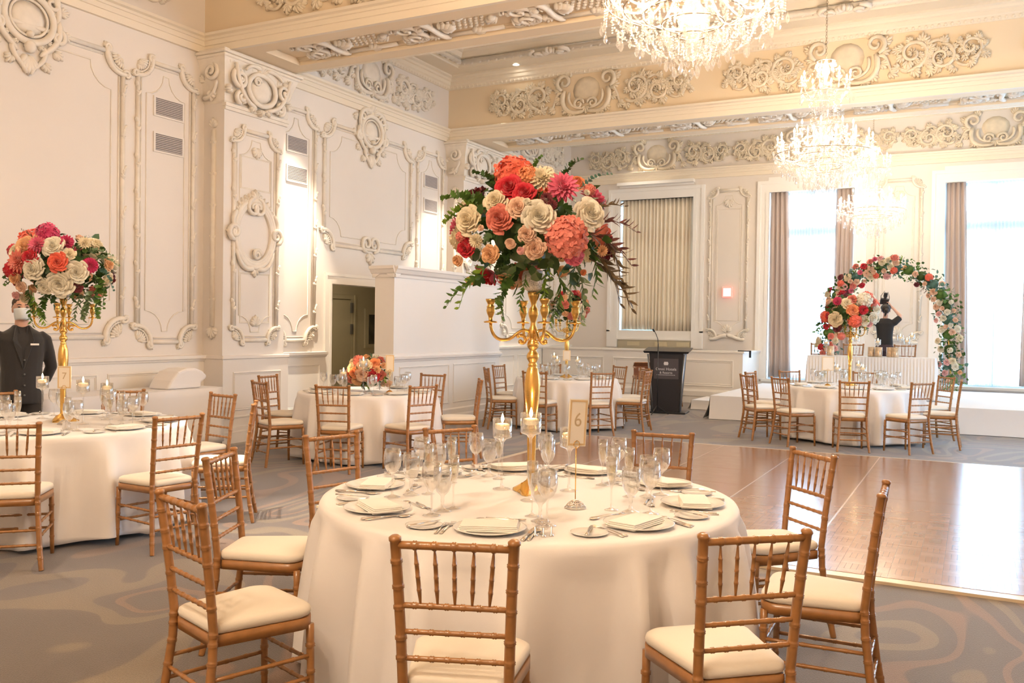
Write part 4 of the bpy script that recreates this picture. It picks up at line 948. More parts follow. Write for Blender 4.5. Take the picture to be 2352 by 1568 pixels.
ht = empty('head_table', (-1.62, 16.5, .406)); tag(ht, 'long head table on the stage under a pleated skirt', 'table')
MB().box(-.95,1.02,-.22,.34,.665,.69).build('tabletop', M_WOOD, ht)
for sx in (-.8,.86):
    for sy in (-.16,.28): MB().tube([(sx,sy,0),(sx,sy,.67)], .014, 8).build('leg', M_GREY, ht)
w = MB(); hx0, hx1, hy0, hy1 = -2.60, -.58, 16.26, 16.86; P = [[],[],[],[],[]]
seq = [(lerp(hx0,hx1,i/200), hy0, 0, -1) for i in range(201)] + [(hx1, lerp(hy0,hy1,i/50), 1, 0) for i in range(1,51)]
seq = [(hx0, lerp(hy1,hy0,i/50), -1, 0) for i in range(50)] + seq
for i, (x,y,u,v) in enumerate(seq):
    pl = abs(((i/5.0) % 1)-.5)*2
    for k in range(5):
        t = k/4; o = .004 + (.02*pl + .035*t) * (1 if k else .2); P[k].append((x+u*o, y+v*o, lerp(1.115, .43, t)))
w.grid(P, False); w.box(hx0, hx1, hy0, hy1, 1.098, 1.12)
o = w.build('table_skirt', M_LINEN2); tag(o, 'pleated white skirt around the head table on the stage', 'tablecloth')

# ------------------------------------------------------------------ lectern, microphone stand, high chairs
lx, ly = -5.03, 15.95
lc = empty('lectern', (lx, ly, 0), math.radians(8)); tag(lc, 'black tapered hotel lectern with a white crest and lettering', 'lectern')
w = MB(); w.box(-.37,.37,-.26,.26,0,.03,None,.008); w.build('base', M_BLACKP, lc)
def taper(mb, z0, z1, a0, b0, a1, b1):
    vs = [(-a0,-b0,z0),(a0,-b0,z0),(a0,b0,z0),(-a0,b0,z0),(-a1,-b1,z1),(a1,-b1,z1),(a1,b1,z1),(-a1,b1,z1)]
    mb.add(vs, [(0,3,2,1),(4,5,6,7),(0,1,5,4),(1,2,6,5),(2,3,7,6),(3,0,4,7)])
w = MB(); taper(w, .03, 1.10, .235, .15, .315, .20); w.build('body', mat('dark_speckled_laminate', (.022,.02,.026), .5, bump=(300,.15), var=(500,.5)), lc)
for s in (-1,1):
    w = MB(); w.tube([(s*.25,-.165,.03),(s*.335,-.215,1.08)], .016, 8); w.build('side_rail', M_GREY, lc)
w = MB(); w.add([(-.40,-.24,1.10),(.40,-.24,1.10),(.40,.24,1.16),(-.40,.24,1.16),(-.42,-.26,1.135),(.42,-.26,1.135),(.42,.26,1.20),(-.42,.26,1.20)], [(0,3,2,1),(4,5,6,7),(0,1,5,4),(1,2,6,5),(2,3,7,6),(3,0,4,7)]); w.build('reading_top', M_BLACKP, lc)
tilt = math.atan2(.05, 1.07); MP = T(0,-.193,.83) @ RX(math.atan(.05/1.07)) 
w = MB(); w.box(-.225,.225,-.012,.0,-.20,.17, MP); pl = w.build('logo_panel', mat('charcoal_panel', (.075,.065,.075), .45, bump=(200,.05)), lc)
M_LOGO = mat('pale_lettering', (.75,.72,.74), .5, bump=(10,.01))
text_obj('lettering', 'Omni Hotels', .072, M_LOGO, pl, MP @ T(0,-.0135,-.02) @ FACE); text_obj('lettering', '& Resorts', .058, M_LOGO, pl, MP @ T(0,-.0135,-.085) @ FACE); 
w = MB()
for s in (-1,0,1): w.blob((s*.024,-.014,.098), (.014,0,0), (0,.002,0), (0,0,.020), 8, 5, MP)
w.prism([(-.045,.092),(-.034,.055),(.034,.055),(.045,.092)], .012, .016, MP @ FACE); [w.box(-.17+.0285*q, -.17+.0285*q+.022, -.0145, -.012, -.130, -.122, MP) for q in range(12)]; w.build('crest', M_LOGO, pl)
ms = empty('microphone_stand', (lx-.03, ly-.50, 0)); tag(ms, 'thin black microphone stand with gooseneck before the lectern', 'microphone stand')
MB().tube([(0,0,.06),(0,0,1.28)], .009, 8).build('pole', M_BLACKP, ms)
for a in (0.3, 2.4, 4.5): MB().tube([(0,0,.16),(.2*math.cos(a),.2*math.sin(a),.012)], .008, 6).build('leg', M_BLACKP, ms)
MB().tube([(0,0,1.27),(-.01,0,1.36),(-.04,0,1.44),(-.07,-.01,1.50)], .007, 6).build('gooseneck', M_BLACKP, ms); MB().lathe([(0,0),(.014,.005),(.017,.04),(.012,.06),(0,.066)], 10, T(-.07,-.01,1.49) @ RY(-.6)).build('microphone', M_BLACK, ms)
M_DWOOD = mat('reddish_brown_wood', (.30,.11,.05), .4, bump=(90,.05), var=(18,.2), coat=.2); M_LWOOD = mat('light_brown_wood', (.48,.24,.11), .4, bump=(90,.05), var=(18,.2), coat=.2)
def high_chair(x, y, rz, lab):
    t = empty('high_chair', (x,y,0), rz); tag(t, lab, 'high chair', 'wooden high chairs')
    for sx in (-1,1):
        for sy in (-1,1): MB().tube([(sx*.21,sy*.22,0),(sx*.15,sy*.14,.62)], .016, 6).build('leg', M_LWOOD, t)
        w = MB(); w.box(sx*.17-.012, sx*.17+.012,-.19,.17,.56,.60); w.box(sx*.165-.012, sx*.165+.012,-.17,.16,.76,.79); w.build('arm', M_LWOOD, t)
        MB().tube([(sx*.20,-.21,.1),(sx*.20,.21,.1)], .012, 6).build('stretcher', M_LWOOD, t)
    MB().tube([(-.2,-.21,.12),(.2,-.21,.12)], .012, 6).build('stretcher', M_LWOOD, t)
    MB().box(-.16,.16,-.15,.15,.54,.57,None,.006).build('seat', M_DWOOD, t)
    w = MB(); w.box(-.16,.16,.13,.155,.57,.70); w.box(-.16,.16,.14,.165,.76,.86); w.box(-.16,-.06,.135,.16,.70,.76); w.box(.06,.16,.135,.16,.70,.76); w.build('backrest', M_DWOOD, t)
    w = MB(); w.box(-.20,.20,-.24,-.02,.0,.018, T(0,0,.79) @ RX(-.35), .004); w.build('tray', M_LWOOD, t)
    return t
high_chair(-5.86, 16.95, .5, 'brown wooden high chair half hidden behind the lectern'); high_chair(-5.34, 17.1, .15, 'wooden high chair directly behind the lectern, its tray tilted')
# ------------------------------------------------------------------ flowers
def petal(mb, ang, w, R, zb, zt, curl=.12, n=6, k=5, lean=0.0):
    """cupped petal: starts at the heart, swells to R and rolls over at the lip"""
    P = []
    for i in range(k+1):
        t = i/k; row = []
        for j in range(n):
            s = -1+2*j/(n-1); tt = t*(1-.10*s*s)
            rad = R*(.55+.45*math.sin(PI/2*min(1,tt*1.25)))*(1+curl*max(0,tt-.55)*2.2) + lean*s*R*.5
            a = ang + s*w*min(1,.6+t*.6)*(1-.25*max(0,t-.7)/.3*s*s)
            z = lerp(zb, zt, min(1, tt*1.12)) - .30*R*t*t*s*s*s*s - curl*R*1.3*max(0,tt-.72)**1.0
            row.append((rad*math.cos(a), rad*math.sin(a), z))
        P.append(row)
    mb.grid(P)
def rose_mb(rings=((.10,.62,2,1.1),(.19,.63,3,1.15),(.30,.60,3,1.1),(.43,.54,4,1.08),(.57,.45,5,1.05),(.71,.33,5,1.05),(.86,.17,6,1.0),(1.0,-.05,6,.98)), seed=1):
    r = random.Random(seed); w = MB()
    for q, (R, zt, n, wd) in enumerate(rings):
        for i in range(n): petal(w, 2*PI*(i+q*.43+r.uniform(-.1,.1))/n, wd*PI/n, R*r.uniform(.93,1.07), zt-.42-.02*q, zt+r.uniform(-.05,.05), .10+.03*q, 6, 5, .16)
    w.blob((0,0,-.22), (.8,0,0), (0,.8,0), (0,0,.42), 10, 6); return w
def bud_mb(): return rose_mb(((.16,.80,2,1.0),(.32,.80,3,1.3),(.50,.74,3,1.3),(.68,.62,4,1.3),(.82,.40,4,1.2)), 3)
def hydra_mb(N=95, seed=4):
    r = random.Random(seed); w = MB(); w.blob((0,0,-.05), (.86,0,0), (0,.86,0), (0,0,.80), 12, 7)
    for i in range(N):
        z = 1-1.6*(i+.5)/N; th = i*2.39996; q = math.sqrt(max(0,1-z*z)); d = Vector((q*math.cos(th), q*math.sin(th), z)); dd = (d+Vector((r.uniform(-.35,.35),r.uniform(-.35,.35),r.uniform(-.35,.35)))).normalized()
        M = Matrix.Translation(d*r.uniform(.84,.96)) @ aim(dd) @ RZ(r.uniform(0,PI))
        for k in range(4):
            a = k*PI/2; u = Vector((math.cos(a),math.sin(a),0)); v = Vector((-u.y,u.x,0)); l = r.uniform(.20,.27); c = r.uniform(-.03,.12)
            w.add([(0,0,0), tuple(u*l*.5+v*l*.5+Vector((0,0,.01+c*.5))), tuple(u*l*1.0+v*l*.25+Vector((0,0,c))), tuple(u*l*1.0-v*l*.25+Vector((0,0,c+.02))), tuple(u*l*.5-v*l*.5+Vector((0,0,.01+c*.5)))], [(0,1,2),(0,2,3),(0,3,4)], False, M)
    return w
def dahlia_mb():
    w = MB(); w.blob((0,0,-.1), (.5,0,0), (0,.5,0), (0,0,.35), 8, 5)
    for q in range(7):
        el = lerp(1.25,-.25,q/6); n = (5,8,11,13,14,14,13)[q]; L = lerp(.42,1.0,min(1,q/4))
        for i in range(n):
            a = 2*PI*(i+.5*q)/n; M = RZ(a) @ RY(-el); wd = .15
            w.add([(0.1,0,0),(L*.45,wd,.05),(L*.85,wd*.6,.05),(L,0,.02),(L*.85,-wd*.6,.05),(L*.45,-wd,.05),(L*.5,0,-.03)], [(0,6,1),(1,6,2),(2,6,3),(3,6,4),(4,6,5),(5,6,0)], True, M)
    return w
PC = dict(coral=(.86,.16,.09), orange=(.87,.33,.14), red=(.62,.012,.03), pink=(.82,.16,.27), rosy=(.72,.20,.14), cream=(.87,.76,.55), white=(.88,.82,.68), blush=(.88,.60,.43), peach=(.88,.52,.27), burg=(.20,.02,.03), mag=(.60,.03,.13), lpink=(.88,.50,.48), salmon=(.84,.26,.20))
M_PET = {k: mat('petal_'+k, v, .6, bump=(30,.05), var=(14,.16), sheen=.3, transl=.12) for k, v in PC.items()}
GR = dict(deep=(.045,.10,.02), mid=(.10,.20,.035), pale=(.20,.28,.14), lime=(.24,.38,.05), brown=(.15,.10,.05), wine=(.16,.055,.045), teal=(.09,.20,.15))
M_LEAF = {k: mat('leaf_'+k, v, .5, bump=(40,.05), var=(10,.2), transl=.15) for k, v in GR.items()}
_FB = dict(rose=rose_mb(), bud=bud_mb(), hyd=hydra_mb(), dah=dahlia_mb()); _FM = {}
FN = dict(rose='rose', bud='rose_bud', hyd='hydrangea', dah='dahlia')
def fmesh(kind, col):
    k = (kind, col)
    if k not in _FM: _FM[k] = _FB[kind].mesh(FN[kind], M_PET[col])
    return _FM[k]
def leaf_poly(mb, M, L, W, fold=.15, tipdrop=.1, lobed=False):
    if lobed:   # ivy like
        P = [(0,0,0),(.10,.42,.03),(.28,.62,.02),(.36,.36,.05),(.62,.52,.0),(.70,.22,.04),(1,0,-.08),(.70,-.22,.04),(.62,-.52,.0),(.36,-.36,.05),(.28,-.62,.02),(.10,-.42,.03)]
        vs = [(p[0]*L, p[1]*W, p[2]*L) for p in P]+[(.4*L,0,-.03*L)]; n = 12; mb.add(vs, [(i,(i+1)%n,n) for i in range(n)], True, M); return
    vs = [(0,0,0),(L*.3,W*.5,fold*W),(L*.65,W*.42,fold*W-tipdrop*L*.4),(L,0,-tipdrop*L),(L*.65,-W*.42,fold*W-tipdrop*L*.4),(L*.3,-W*.5,fold*W),(L*.35,0,0),(L*.68,0,-tipdrop*L*.45)]
    mb.add(vs, [(0,6,1),(1,6,7,2),(2,7,3),(3,7,4),(4,7,6,5),(5,6,0)], True, M)
def sprig_mb(kind, seed):
    """unit-length sprig growing along +Z, bending towards +X"""
    r = random.Random(seed); w = MB(); n = 9; P = [(.42*t*t, .07*math.sin(t*5+seed), t-.12*t*t) for t in [i/n for i in range(n+1)]]; w.tube(P, [.012*(1-.7*i/n) for i in range(n+1)], 4)
    for i in range(1, n+1):
        p = Vector(P[i]); d = (Vector(P[i])-Vector(P[i-1])).normalized()
        for s in (1,-1):
            if i == n and s < 0: continue
            az = r.uniform(-.5,.5) + (0 if s > 0 else PI) + i*.9; k = 1-.45*i/n
            if kind == 'round': L, W = .17*k, .16*k; el = .9
            elif kind == 'narrow': L, W = .36*k, .075*k; el = .75
            elif kind == 'fern': L, W = .26*k, .10*k; el = .8
            else: L, W = .30*k, .24*k; el = .9
            dd = Vector((math.cos(az)*math.sin(el), math.sin(az)*math.sin(el), math.cos(el))) ; dd = (dd + d*.4).normalized()
            x = dd; z = x.cross(Vector((0,0,1)).cross(x)).normalized() if abs(x.z) < .98 else Vector((1,0,0)); z = (z + Vector((r.uniform(-.5,.5), r.uniform(-.5,.5), 0))); z = (z - x*z.dot(x)).normalized(); y = z.cross(x)
            leaf_poly(w, frame(p, x, y, z), L, W, .15, .15, kind == 'ivy')
    return w
_SM = {}
def smesh(kind, col, seed=1):
    k = (kind, col, seed)
    if k not in _SM: _SM[k] = sprig_mb(kind, seed).mesh('leaf_sprig', M_LEAF[col])
    return _SM[k]
def leaf_mass(R3, n, seed, col, name='foliage_core', shell=(.55,.95)):
    r = random.Random(seed); w = MB(); a, b, c = R3
    w.blob((0,0,0), (a*.55,0,0), (0,b*.55,0), (0,0,c*.5), 10, 6)
    for i in range(n):
        z = r.uniform(-1,1); th = r.uniform(0,2*PI); q = math.sqrt(1-z*z); k = r.uniform(*shell); d = Vector((q*math.cos(th), q*math.sin(th), z)); p = Vector((d.x*a*k, d.y*b*k, d.z*c*k))
        x = (d*.4+Vector((r.uniform(-1,1), r.uniform(-1,1), r.uniform(-1,1)))).normalized(); zz = (d + Vector((r.uniform(-.6,.6), r.uniform(-.6,.6), r.uniform(-.6,.6)))); zz = (zz - x*zz.dot(x)).normalized()
        L = r.uniform(.045,.085); leaf_poly(w, frame(p, x, zz.cross(x), zz), L, L*r.uniform(.4,.85), .15, .1, r.random() < .2)
    return w
VR = Vector((RT.x, RT.y, 0)).normalized(); VF = -Vector((FW.x, FW.y, 0)).normalized(); VU = Vector((0,0,1))
def toward(d, roll=0): return aim(d) @ RZ(roll)
def arrangement(root, C, R3, flowers, seed, nrand=26, nleaf=220, nsprig=34, pal=None, fsize=.06, droop=True, sides='all', Lk=1.0):
    """flowers: (u, v, kind, colour, radius) as seen from the room's near side; the rest is filled all round"""
    r = random.Random(seed); a, b, c = R3; C = Vector(C)
    core = leaf_mass((a,b,c), nleaf, seed, 'deep').build('foliage', M_LEAF['deep'], root, C); core['kind'] = 'stuff'
    placed = []
    for (u, v, kind, col, rad) in flowers:
        q = 1-(u/a)**2-(v/c)**2; w = b*math.sqrt(max(.03, q)); p = VR*u+VU*v+VF*w; placed.append(p)
        n = Vector((p.x/a**2, p.y/b**2, p.z/c**2)).normalized(); n = (n*.55+VF*.55+VU*.05).normalized()
        partm(FN[kind], fmesh(kind, col), root, Matrix.Translation(C+p-n*rad*.15) @ toward(n, r.uniform(0,6)) @ Matrix.Scale(rad, 4))
    t = 0; k = 0
    while k < nrand and t < 900:
        t += 1; z = r.uniform(-.75,1); th = r.uniform(0,2*PI); q = math.sqrt(1-z*z); d = Vector((q*math.cos(th), q*math.sin(th), z)); p = Vector((d.x*a, d.y*b, d.z*c))
        if flowers and d.dot(VF) > (.05 if sides == 'all' else -2): continue
        if any((p-o).length < fsize*1.25 for o in placed): continue
        placed.append(p); kind, col, s = r.choice(pal); rad = fsize*s*r.uniform(.85,1.15); n = Vector((p.x/a**2, p.y/b**2, p.z/c**2)).normalized()
        partm(FN[kind], fmesh(kind, col), root, Matrix.Translation(C+p*.98) @ toward(n, r.uniform(0,6)) @ Matrix.Scale(rad, 4)); k += 1
    kinds = [('round','pale'),('round','teal'),('fern','mid'),('fern','deep'),('ivy','mid'),('ivy','lime'),('narrow','brown'),('narrow','mid'),('fern','lime'),('ivy','deep')]
    for i in range(nsprig):
        z = r.uniform(-.95,.7); th = 2*PI*i/nsprig*3+r.uniform(-.3,.3); q = math.sqrt(1-z*z); d = Vector((q*math.cos(th), q*math.sin(th), z)); p = Vector((d.x*a, d.y*b, d.z*c))*.62
        kd, cl = r.choice(kinds); dr = (d + Vector((0,0,-.35 if droop and z < .2 else .1))).normalized(); L = r.uniform(.17,.26)*Lk*(1.1 if z < 0 else .8)
        ax = dr; down = Vector((0,0,-1)); X = (down - ax*down.dot(ax)).normalized() if abs(ax.z) < .97 else ax.orthogonal().normalized(); Y = ax.cross(X)
        partm('leaf_sprig', smesh(kd, cl, i % 3), root, frame(C+p, X, Y, ax) @ Matrix.Scale(L, 4))
PAL = [('rose','cream',1),('rose','white',1.05),('rose','blush',.8),('rose','red',1),('rose','peach',.8),('hyd','coral',1.35),('dah','pink',1.3),('bud','peach',.6),('bud','blush',.6),('rose','rosy',1),('rose','burg',.8)]

# ------------------------------------------------------------------ candelabra (height above the cloth)
STEM = [(.020,.03),(.026,.05),(.018,.07),(.020,.10),(.0195,.16),(.021,.22),(.0215,.27),(.019,.285),(.024,.295),(.024,.305),(.020,.32),(.026,.37),(.033,.43),(.0375,.48),(.0375,.52),(.033,.56),(.025,.59),(.020,.598),(.0225,.603),(.0225,.608),(.018,.615),(.020,.622),(.028,.635),(.030,.648),(.026,.660),(.017,.672),(.017,.678),(.026,.690),(.029,.702),(.026,.715),(.016,.726),(.019,.735),(.022,.755),(.022,.775),(.014,.79),(.013,.81),(.022,.835),(.025,.85),(.021,.872),(.012,.885),(.014,.90),(.026,.93),(.030,.95),(.0,.951)]
CUP = [(.0,.0),(.030,.0),(.033,.004),(.030,.007),(.009,.010),(.011,.028),(.018,.045),(.021,.058),(.018,.07),(.0195,.073),(.0195,.077),(.014,.082),(.016,.09),(.0235,.103),(.0245,.112),(.0,.112)]
cup_me = MB().lathe(CUP, 20).mesh('candle_cup', M_GOLD)
def arm_mb():
    w = MB(); P = bez((.012,.755),(.05,.80),(.085,.74),(.115,.728),8)[:-1] + bez((.115,.728),(.165,.712),(.205,.735),(.207,.807),10)
    w.tube([(x,0,z) for x,z in P], [.0075]*len(P), 8)
    Q = spiral((.055,.722), .026, .009, PI*.25, .75, 12)
    w.tube([(x,0,z) for x,z in Q], [lerp(.0075,.009,i/11) for i in range(12)], 6); w.blob((Q[0][0],0,Q[0][1]), (.009,0,0), (0,.009,0), (0,0,.009), 6, 4); w.blob((Q[-1][0],0,Q[-1][1]), (.012,0,0), (0,.012,0), (0,0,.012), 6, 4)
    return w
arm_me = arm_mb().mesh('arm', M_GOLD); stem_me = MB().lathe(STEM, 28).mesh('stem', M_GOLD)
w = MB(); w.lathe([(.028,.055),(.032,.035),(.05,.02),(.062,.008),(.064,0)], 24)
for k in range(3):
    a = k*2*PI/3+.3
    M = RZ(a); P = [[(.02,-.045,.045),(.06,-.04,.022),(.10,-.02,.008),(.115,0,.004)],[(.02,0,.062),(.06,0,.036),(.10,0,.016),(.118,0,.006)],[(.02,.045,.045),(.06,.04,.022),(.10,.02,.008),(.115,0,.004)]]
    w.grid(P, True, M); w.grid([[(p[0],p[1],0) for p in P[2]],[(p[0],p[1],p[2]) for p in P[2]]], True, M); w.grid([[p for p in P[0]],[(p[0],p[1],0) for p in P[0]]], True, M)
foot_me = w.mesh('foot', M_GOLD)
M_GLIT = mat('silver_sequins', (.75,.70,.66), .35, .6, bump=(260,1.0), var=(180,.5))
bowl_me = MB().lathe([(.0,.95),(.02,.952),(.045,.965),(.056,.99),(.058,1.02),(.05,1.05),(.0,1.06)], 20).mesh('sequin_bowl', M_GLIT)
def candelabra(x, y, rot, lab):
    t = empty('candelabra', (x,y,.763), rot); tag(t, lab, 'candelabra', 'gold candelabras'); part('foot', foot_me, t); part('stem', stem_me, t); part('sequin_bowl', bowl_me, t)
    for k in range(4):
        a = part('arm', arm_me, t, (0,0,0), (0,0,k*PI/2+.22)); part('candle_cup', cup_me, a, (.207,0,.803))
    return t
camrot = math.atan2(VR.y, VR.x)
CANDS = {'m': (-1.862, 3.80), 'l': (-6.28, 4.53), 'b': (-5.68, 12.8), 'r': (-1.60, 13.70)}
candelabra(*CANDS['m'], camrot, 'tall gold candelabra in the middle of the nearest table')
candelabra(*CANDS['l'], camrot+.05, 'tall gold candelabra on the left table, before the waiter')
candelabra(*CANDS['b'], camrot+.3, 'gold candelabra on the lectern-side table, seen behind the nearest one')
candelabra(*CANDS['r'], camrot-.2, 'gold candelabra on the table below the stage')
S = 1/(3.733*478.0)
def zc(x, y, r, kind, col): return ((x-865)*S, (640-y)*S, kind, col, r*S)
MAIN = [zc(680,175,165,'hyd','coral'),zc(790,200,85,'hyd','orange'),zc(645,315,105,'rose','red'),zc(765,365,78,'rose','red'),zc(905,215,115,'dah','cream'),zc(965,120,60,'dah','white'),zc(1080,300,135,'dah','pink'),zc(1220,205,62,'rose','orange'),zc(1310,285,50,'hyd','salmon'),zc(1275,330,30,'dah','white'),
        zc(1295,515,108,'rose','white'),zc(1105,720,168,'hyd','salmon'),zc(1165,860,80,'hyd','pink'),zc(880,565,115,'rose','white'),zc(535,425,78,'rose','cream'),zc(715,490,72,'rose','blush'),zc(785,455,35,'bud','white'),zc(310,565,98,'rose','cream'),zc(570,580,92,'rose','rosy'),zc(940,420,55,'dah','burg'),zc(985,470,45,'dah','burg'),
        zc(785,705,56,'rose','blush'),zc(665,780,45,'bud','blush'),zc(742,830,32,'bud','lpink'),zc(850,815,72,'rose','blush'),zc(500,855,62,'rose','peach'),zc(290,790,66,'rose','red'),zc(255,695,44,'hyd','salmon'),zc(225,880,52,'bud','peach'),zc(385,745,62,'dah','cream'),zc(1410,800,52,'dah','peach'),zc(330,1045,42,'bud','peach'),zc(1255,975,28,'bud','orange'),zc(430,650,28,'bud','blush')]
def arr(name, k, lab): 
    x, y = CANDS[k]; t = empty(name, (x,y,.763)); tag(t, lab, 'flower arrangement', 'rose arrangements on the candelabras'); return t
a1 = arr('flower_arrangement', 'm', 'large coral, red and cream rose arrangement on the nearest gold candelabra')
arrangement(a1, (0,0,1.225), (.375,.375,.29), MAIN, 5, 24, 300, 0, PAL, .062)
def extra_sprigs(root, C, lst, depth=.15):
    for i, (u, v, du, dv, L, kd, cl, w) in enumerate(lst):
        d = (VR*du+VU*dv+VF*w).normalized(); X = (-VU + d*d.dot(VU)).normalized() if abs(d.z) < .97 else VR; Y = d.cross(X)
        partm('leaf_sprig', smesh(kd, cl, i % 3), root, frame(Vector(C)+VR*u+VU*v+VF*depth, X, Y, d) @ Matrix.Scale(L*.80, 4))
extra_sprigs(a1, (0,0,1.225), [(-.22,.12,-.8,.5,.26,'ivy','mid',.2),(-.2,.1,-1,.2,.24,'fern','mid',.1),(-.25,.14,-.9,-.1,.24,'ivy','lime',0),(-.15,.18,-.5,.8,.2,'ivy','deep',.1),(-.2,-.15,-.9,-.5,.32,'fern','lime',.1),(-.1,-.2,-.6,-.8,.26,'ivy','mid',.3),(-.22,-.2,-1,-.25,.30,'fern','mid',.2),(-.05,-.2,-.2,-1,.22,'fern','mid',.4),
   (.05,-.15,.1,-.9,.26,'fern','lime',.5),(.1,-.18,.25,-.9,.30,'narrow','mid',.2),(.18,-.15,.5,-.8,.34,'fern','pale',.2),(.25,-.08,.8,-.55,.36,'narrow','brown',.1),(.25,-.12,.9,-.4,.38,'narrow','brown',0),(.22,.0,1,-.15,.34,'narrow','wine',.1),(.28,.05,1,.2,.24,'narrow','wine',.1),(.25,.1,.8,.5,.2,'narrow','brown',.1),(.2,.2,.6,.7,.2,'round','teal',.1),(.12,.24,.3,.9,.16,'ivy','deep',.1),(-.02,.24,-.1,1,.14,'ivy','mid',.1),(.25,-.05,.5,-.9,.30,'narrow','mid',.1),(.18,-.1,.2,-1,.28,'narrow','pale',.2),(.3,-.02,.8,-.7,.30,'narrow','brown',.2),
   (-.02,.0,-.2,.3,.16,'ivy','mid',1),(.0,-.05,.3,-.5,.18,'ivy','lime',1),(-.12,-.08,-.3,-.3,.2,'ivy','deep',1),(.2,.02,.2,-.3,.2,'fern','mid',1),(.1,.08,.3,.3,.18,'fern','deep',1),(.08,.1,.2,-.2,.16,'narrow','brown',1),(-.18,.02,-.2,-.5,.18,'fern','deep',1)], .12)
a1r = random.Random(8)
S2 = 1/(3.267*293.0)
def zl(x, y, r, kind, col): return ((x-480)*S2, (440-y)*S2, kind, col, r*S2)
LEFT = [zl(140,320,50,'hyd','red'),zl(440,200,80,'hyd','mag'),zl(330,300,78,'rose','peach'),zl(225,330,62,'rose','cream'),zl(430,290,70,'dah','pink'),zl(545,300,68,'rose','white'),zl(610,265,60,'dah','mag'),zl(655,355,38,'rose','cream'),zl(395,385,50,'rose','red'),zl(300,410,90,'dah','salmon'),zl(205,470,60,'hyd','red'),zl(240,530,46,'bud','peach'),zl(425,465,66,'rose','white'),
        zl(595,415,58,'rose','coral'),zl(700,485,68,'rose','white'),zl(765,430,62,'dah','mag'),zl(590,570,80,'rose','white'),zl(740,620,42,'rose','salmon'),zl(680,590,36,'rose','burg'),zl(280,590,44,'bud','blush'),zl(250,640,38,'bud','blush'),zl(210,675,36,'rose','cream'),zl(160,650,34,'bud','lpink'),zl(160,400,40,'rose','cream'),zl(480,590,50,'rose','white'),zl(170,545,40,'bud','red'),zl(700,260,50,'dah','cream')]
a2 = arr('flower_arrangement', 'l', 'red, peach and white rose arrangement on the left table candelabra')
arrangement(a2, (0,0,1.19), (.36,.36,.29), LEFT, 15, 22, 280, 0, PAL, .062)
extra_sprigs(a2, (0,0,1.19), [(-.22,.0,-1,0,.24,'ivy','deep',.1),(-.25,-.06,-.9,-.1,.2,'ivy','mid',.1),(-.21,-.15,-.15,-1,.30,'fern','mid',.2),(-.2,-.18,-.1,-1,.34,'fern','mid',.3),(-.1,-.15,.1,-1,.32,'ivy','mid',.3),(-.17,-.2,-.0,-1,.34,'fern','lime',.2),(.15,-.15,.1,-1,.34,'fern','pale',.3),(.22,-.15,.3,-1,.32,'ivy','pale',.2),(.28,-.1,.5,-.9,.34,'ivy','mid',.1),(.3,0,.9,-.4,.28,'round','teal',.1),(.3,.08,1,.1,.24,'round','pale',.1),(.22,.12,.9,.3,.26,'round','pale',.1),(.28,-.05,.8,-.8,.34,'round','mid',.1),(0,-.02,0,-.5,.2,'ivy','mid',1),(-.05,-.08,-.2,-.4,.2,'ivy','deep',1),(.08,-.1,.2,-.6,.2,'fern','mid',1),(-.18,.2,-.3,.8,.14,'narrow','brown',.1),(.15,.16,.4,.6,.18,'fern','teal',.1),(-.28,-.02,-.9,-.3,.20,'fern','deep',.1)], .10)
a3 = arr('flower_arrangement', 'b', 'coral and cream rose arrangement behind and below the nearest big one'); arrangement(a3, (0,0,1.10), (.33,.33,.25), [], 25, 34, 160, 24, PAL, .062, Lk=.9)
S4 = 1/(4.6125*156.0)
def zr(x, y, r, kind, col): return ((x-440)*S4, (745-y)*S4, kind, col, r*S4)
RIGHT = [zr(250,645,50,'dah','mag'),zr(320,665,48,'rose','cream'),zr(375,625,40,'rose','rosy'),zr(495,635,78,'hyd','white'),zr(625,650,50,'dah','salmon'),zr(365,740,52,'rose','orange'),zr(470,735,55,'dah','red'),zr(400,850,68,'hyd','coral'),zr(235,840,62,'rose','cream'),zr(500,850,48,'rose','cream'),zr(610,815,48,'rose','white'),zr(665,725,46,'rose','white'),zr(690,830,48,'rose','white'),zr(570,880,40,'bud','lpink'),zr(280,930,50,'dah','burg'),zr(330,1010,40,'hyd','salmon')]
a4 = arr('flower_arrangement', 'r', 'orange, white and magenta rose arrangement before the arch on the stage-side table'); arrangement(a4, (0,0,1.08), (.36,.36,.30), RIGHT, 35, 20, 200, 26, PAL, .062, Lk=.8)
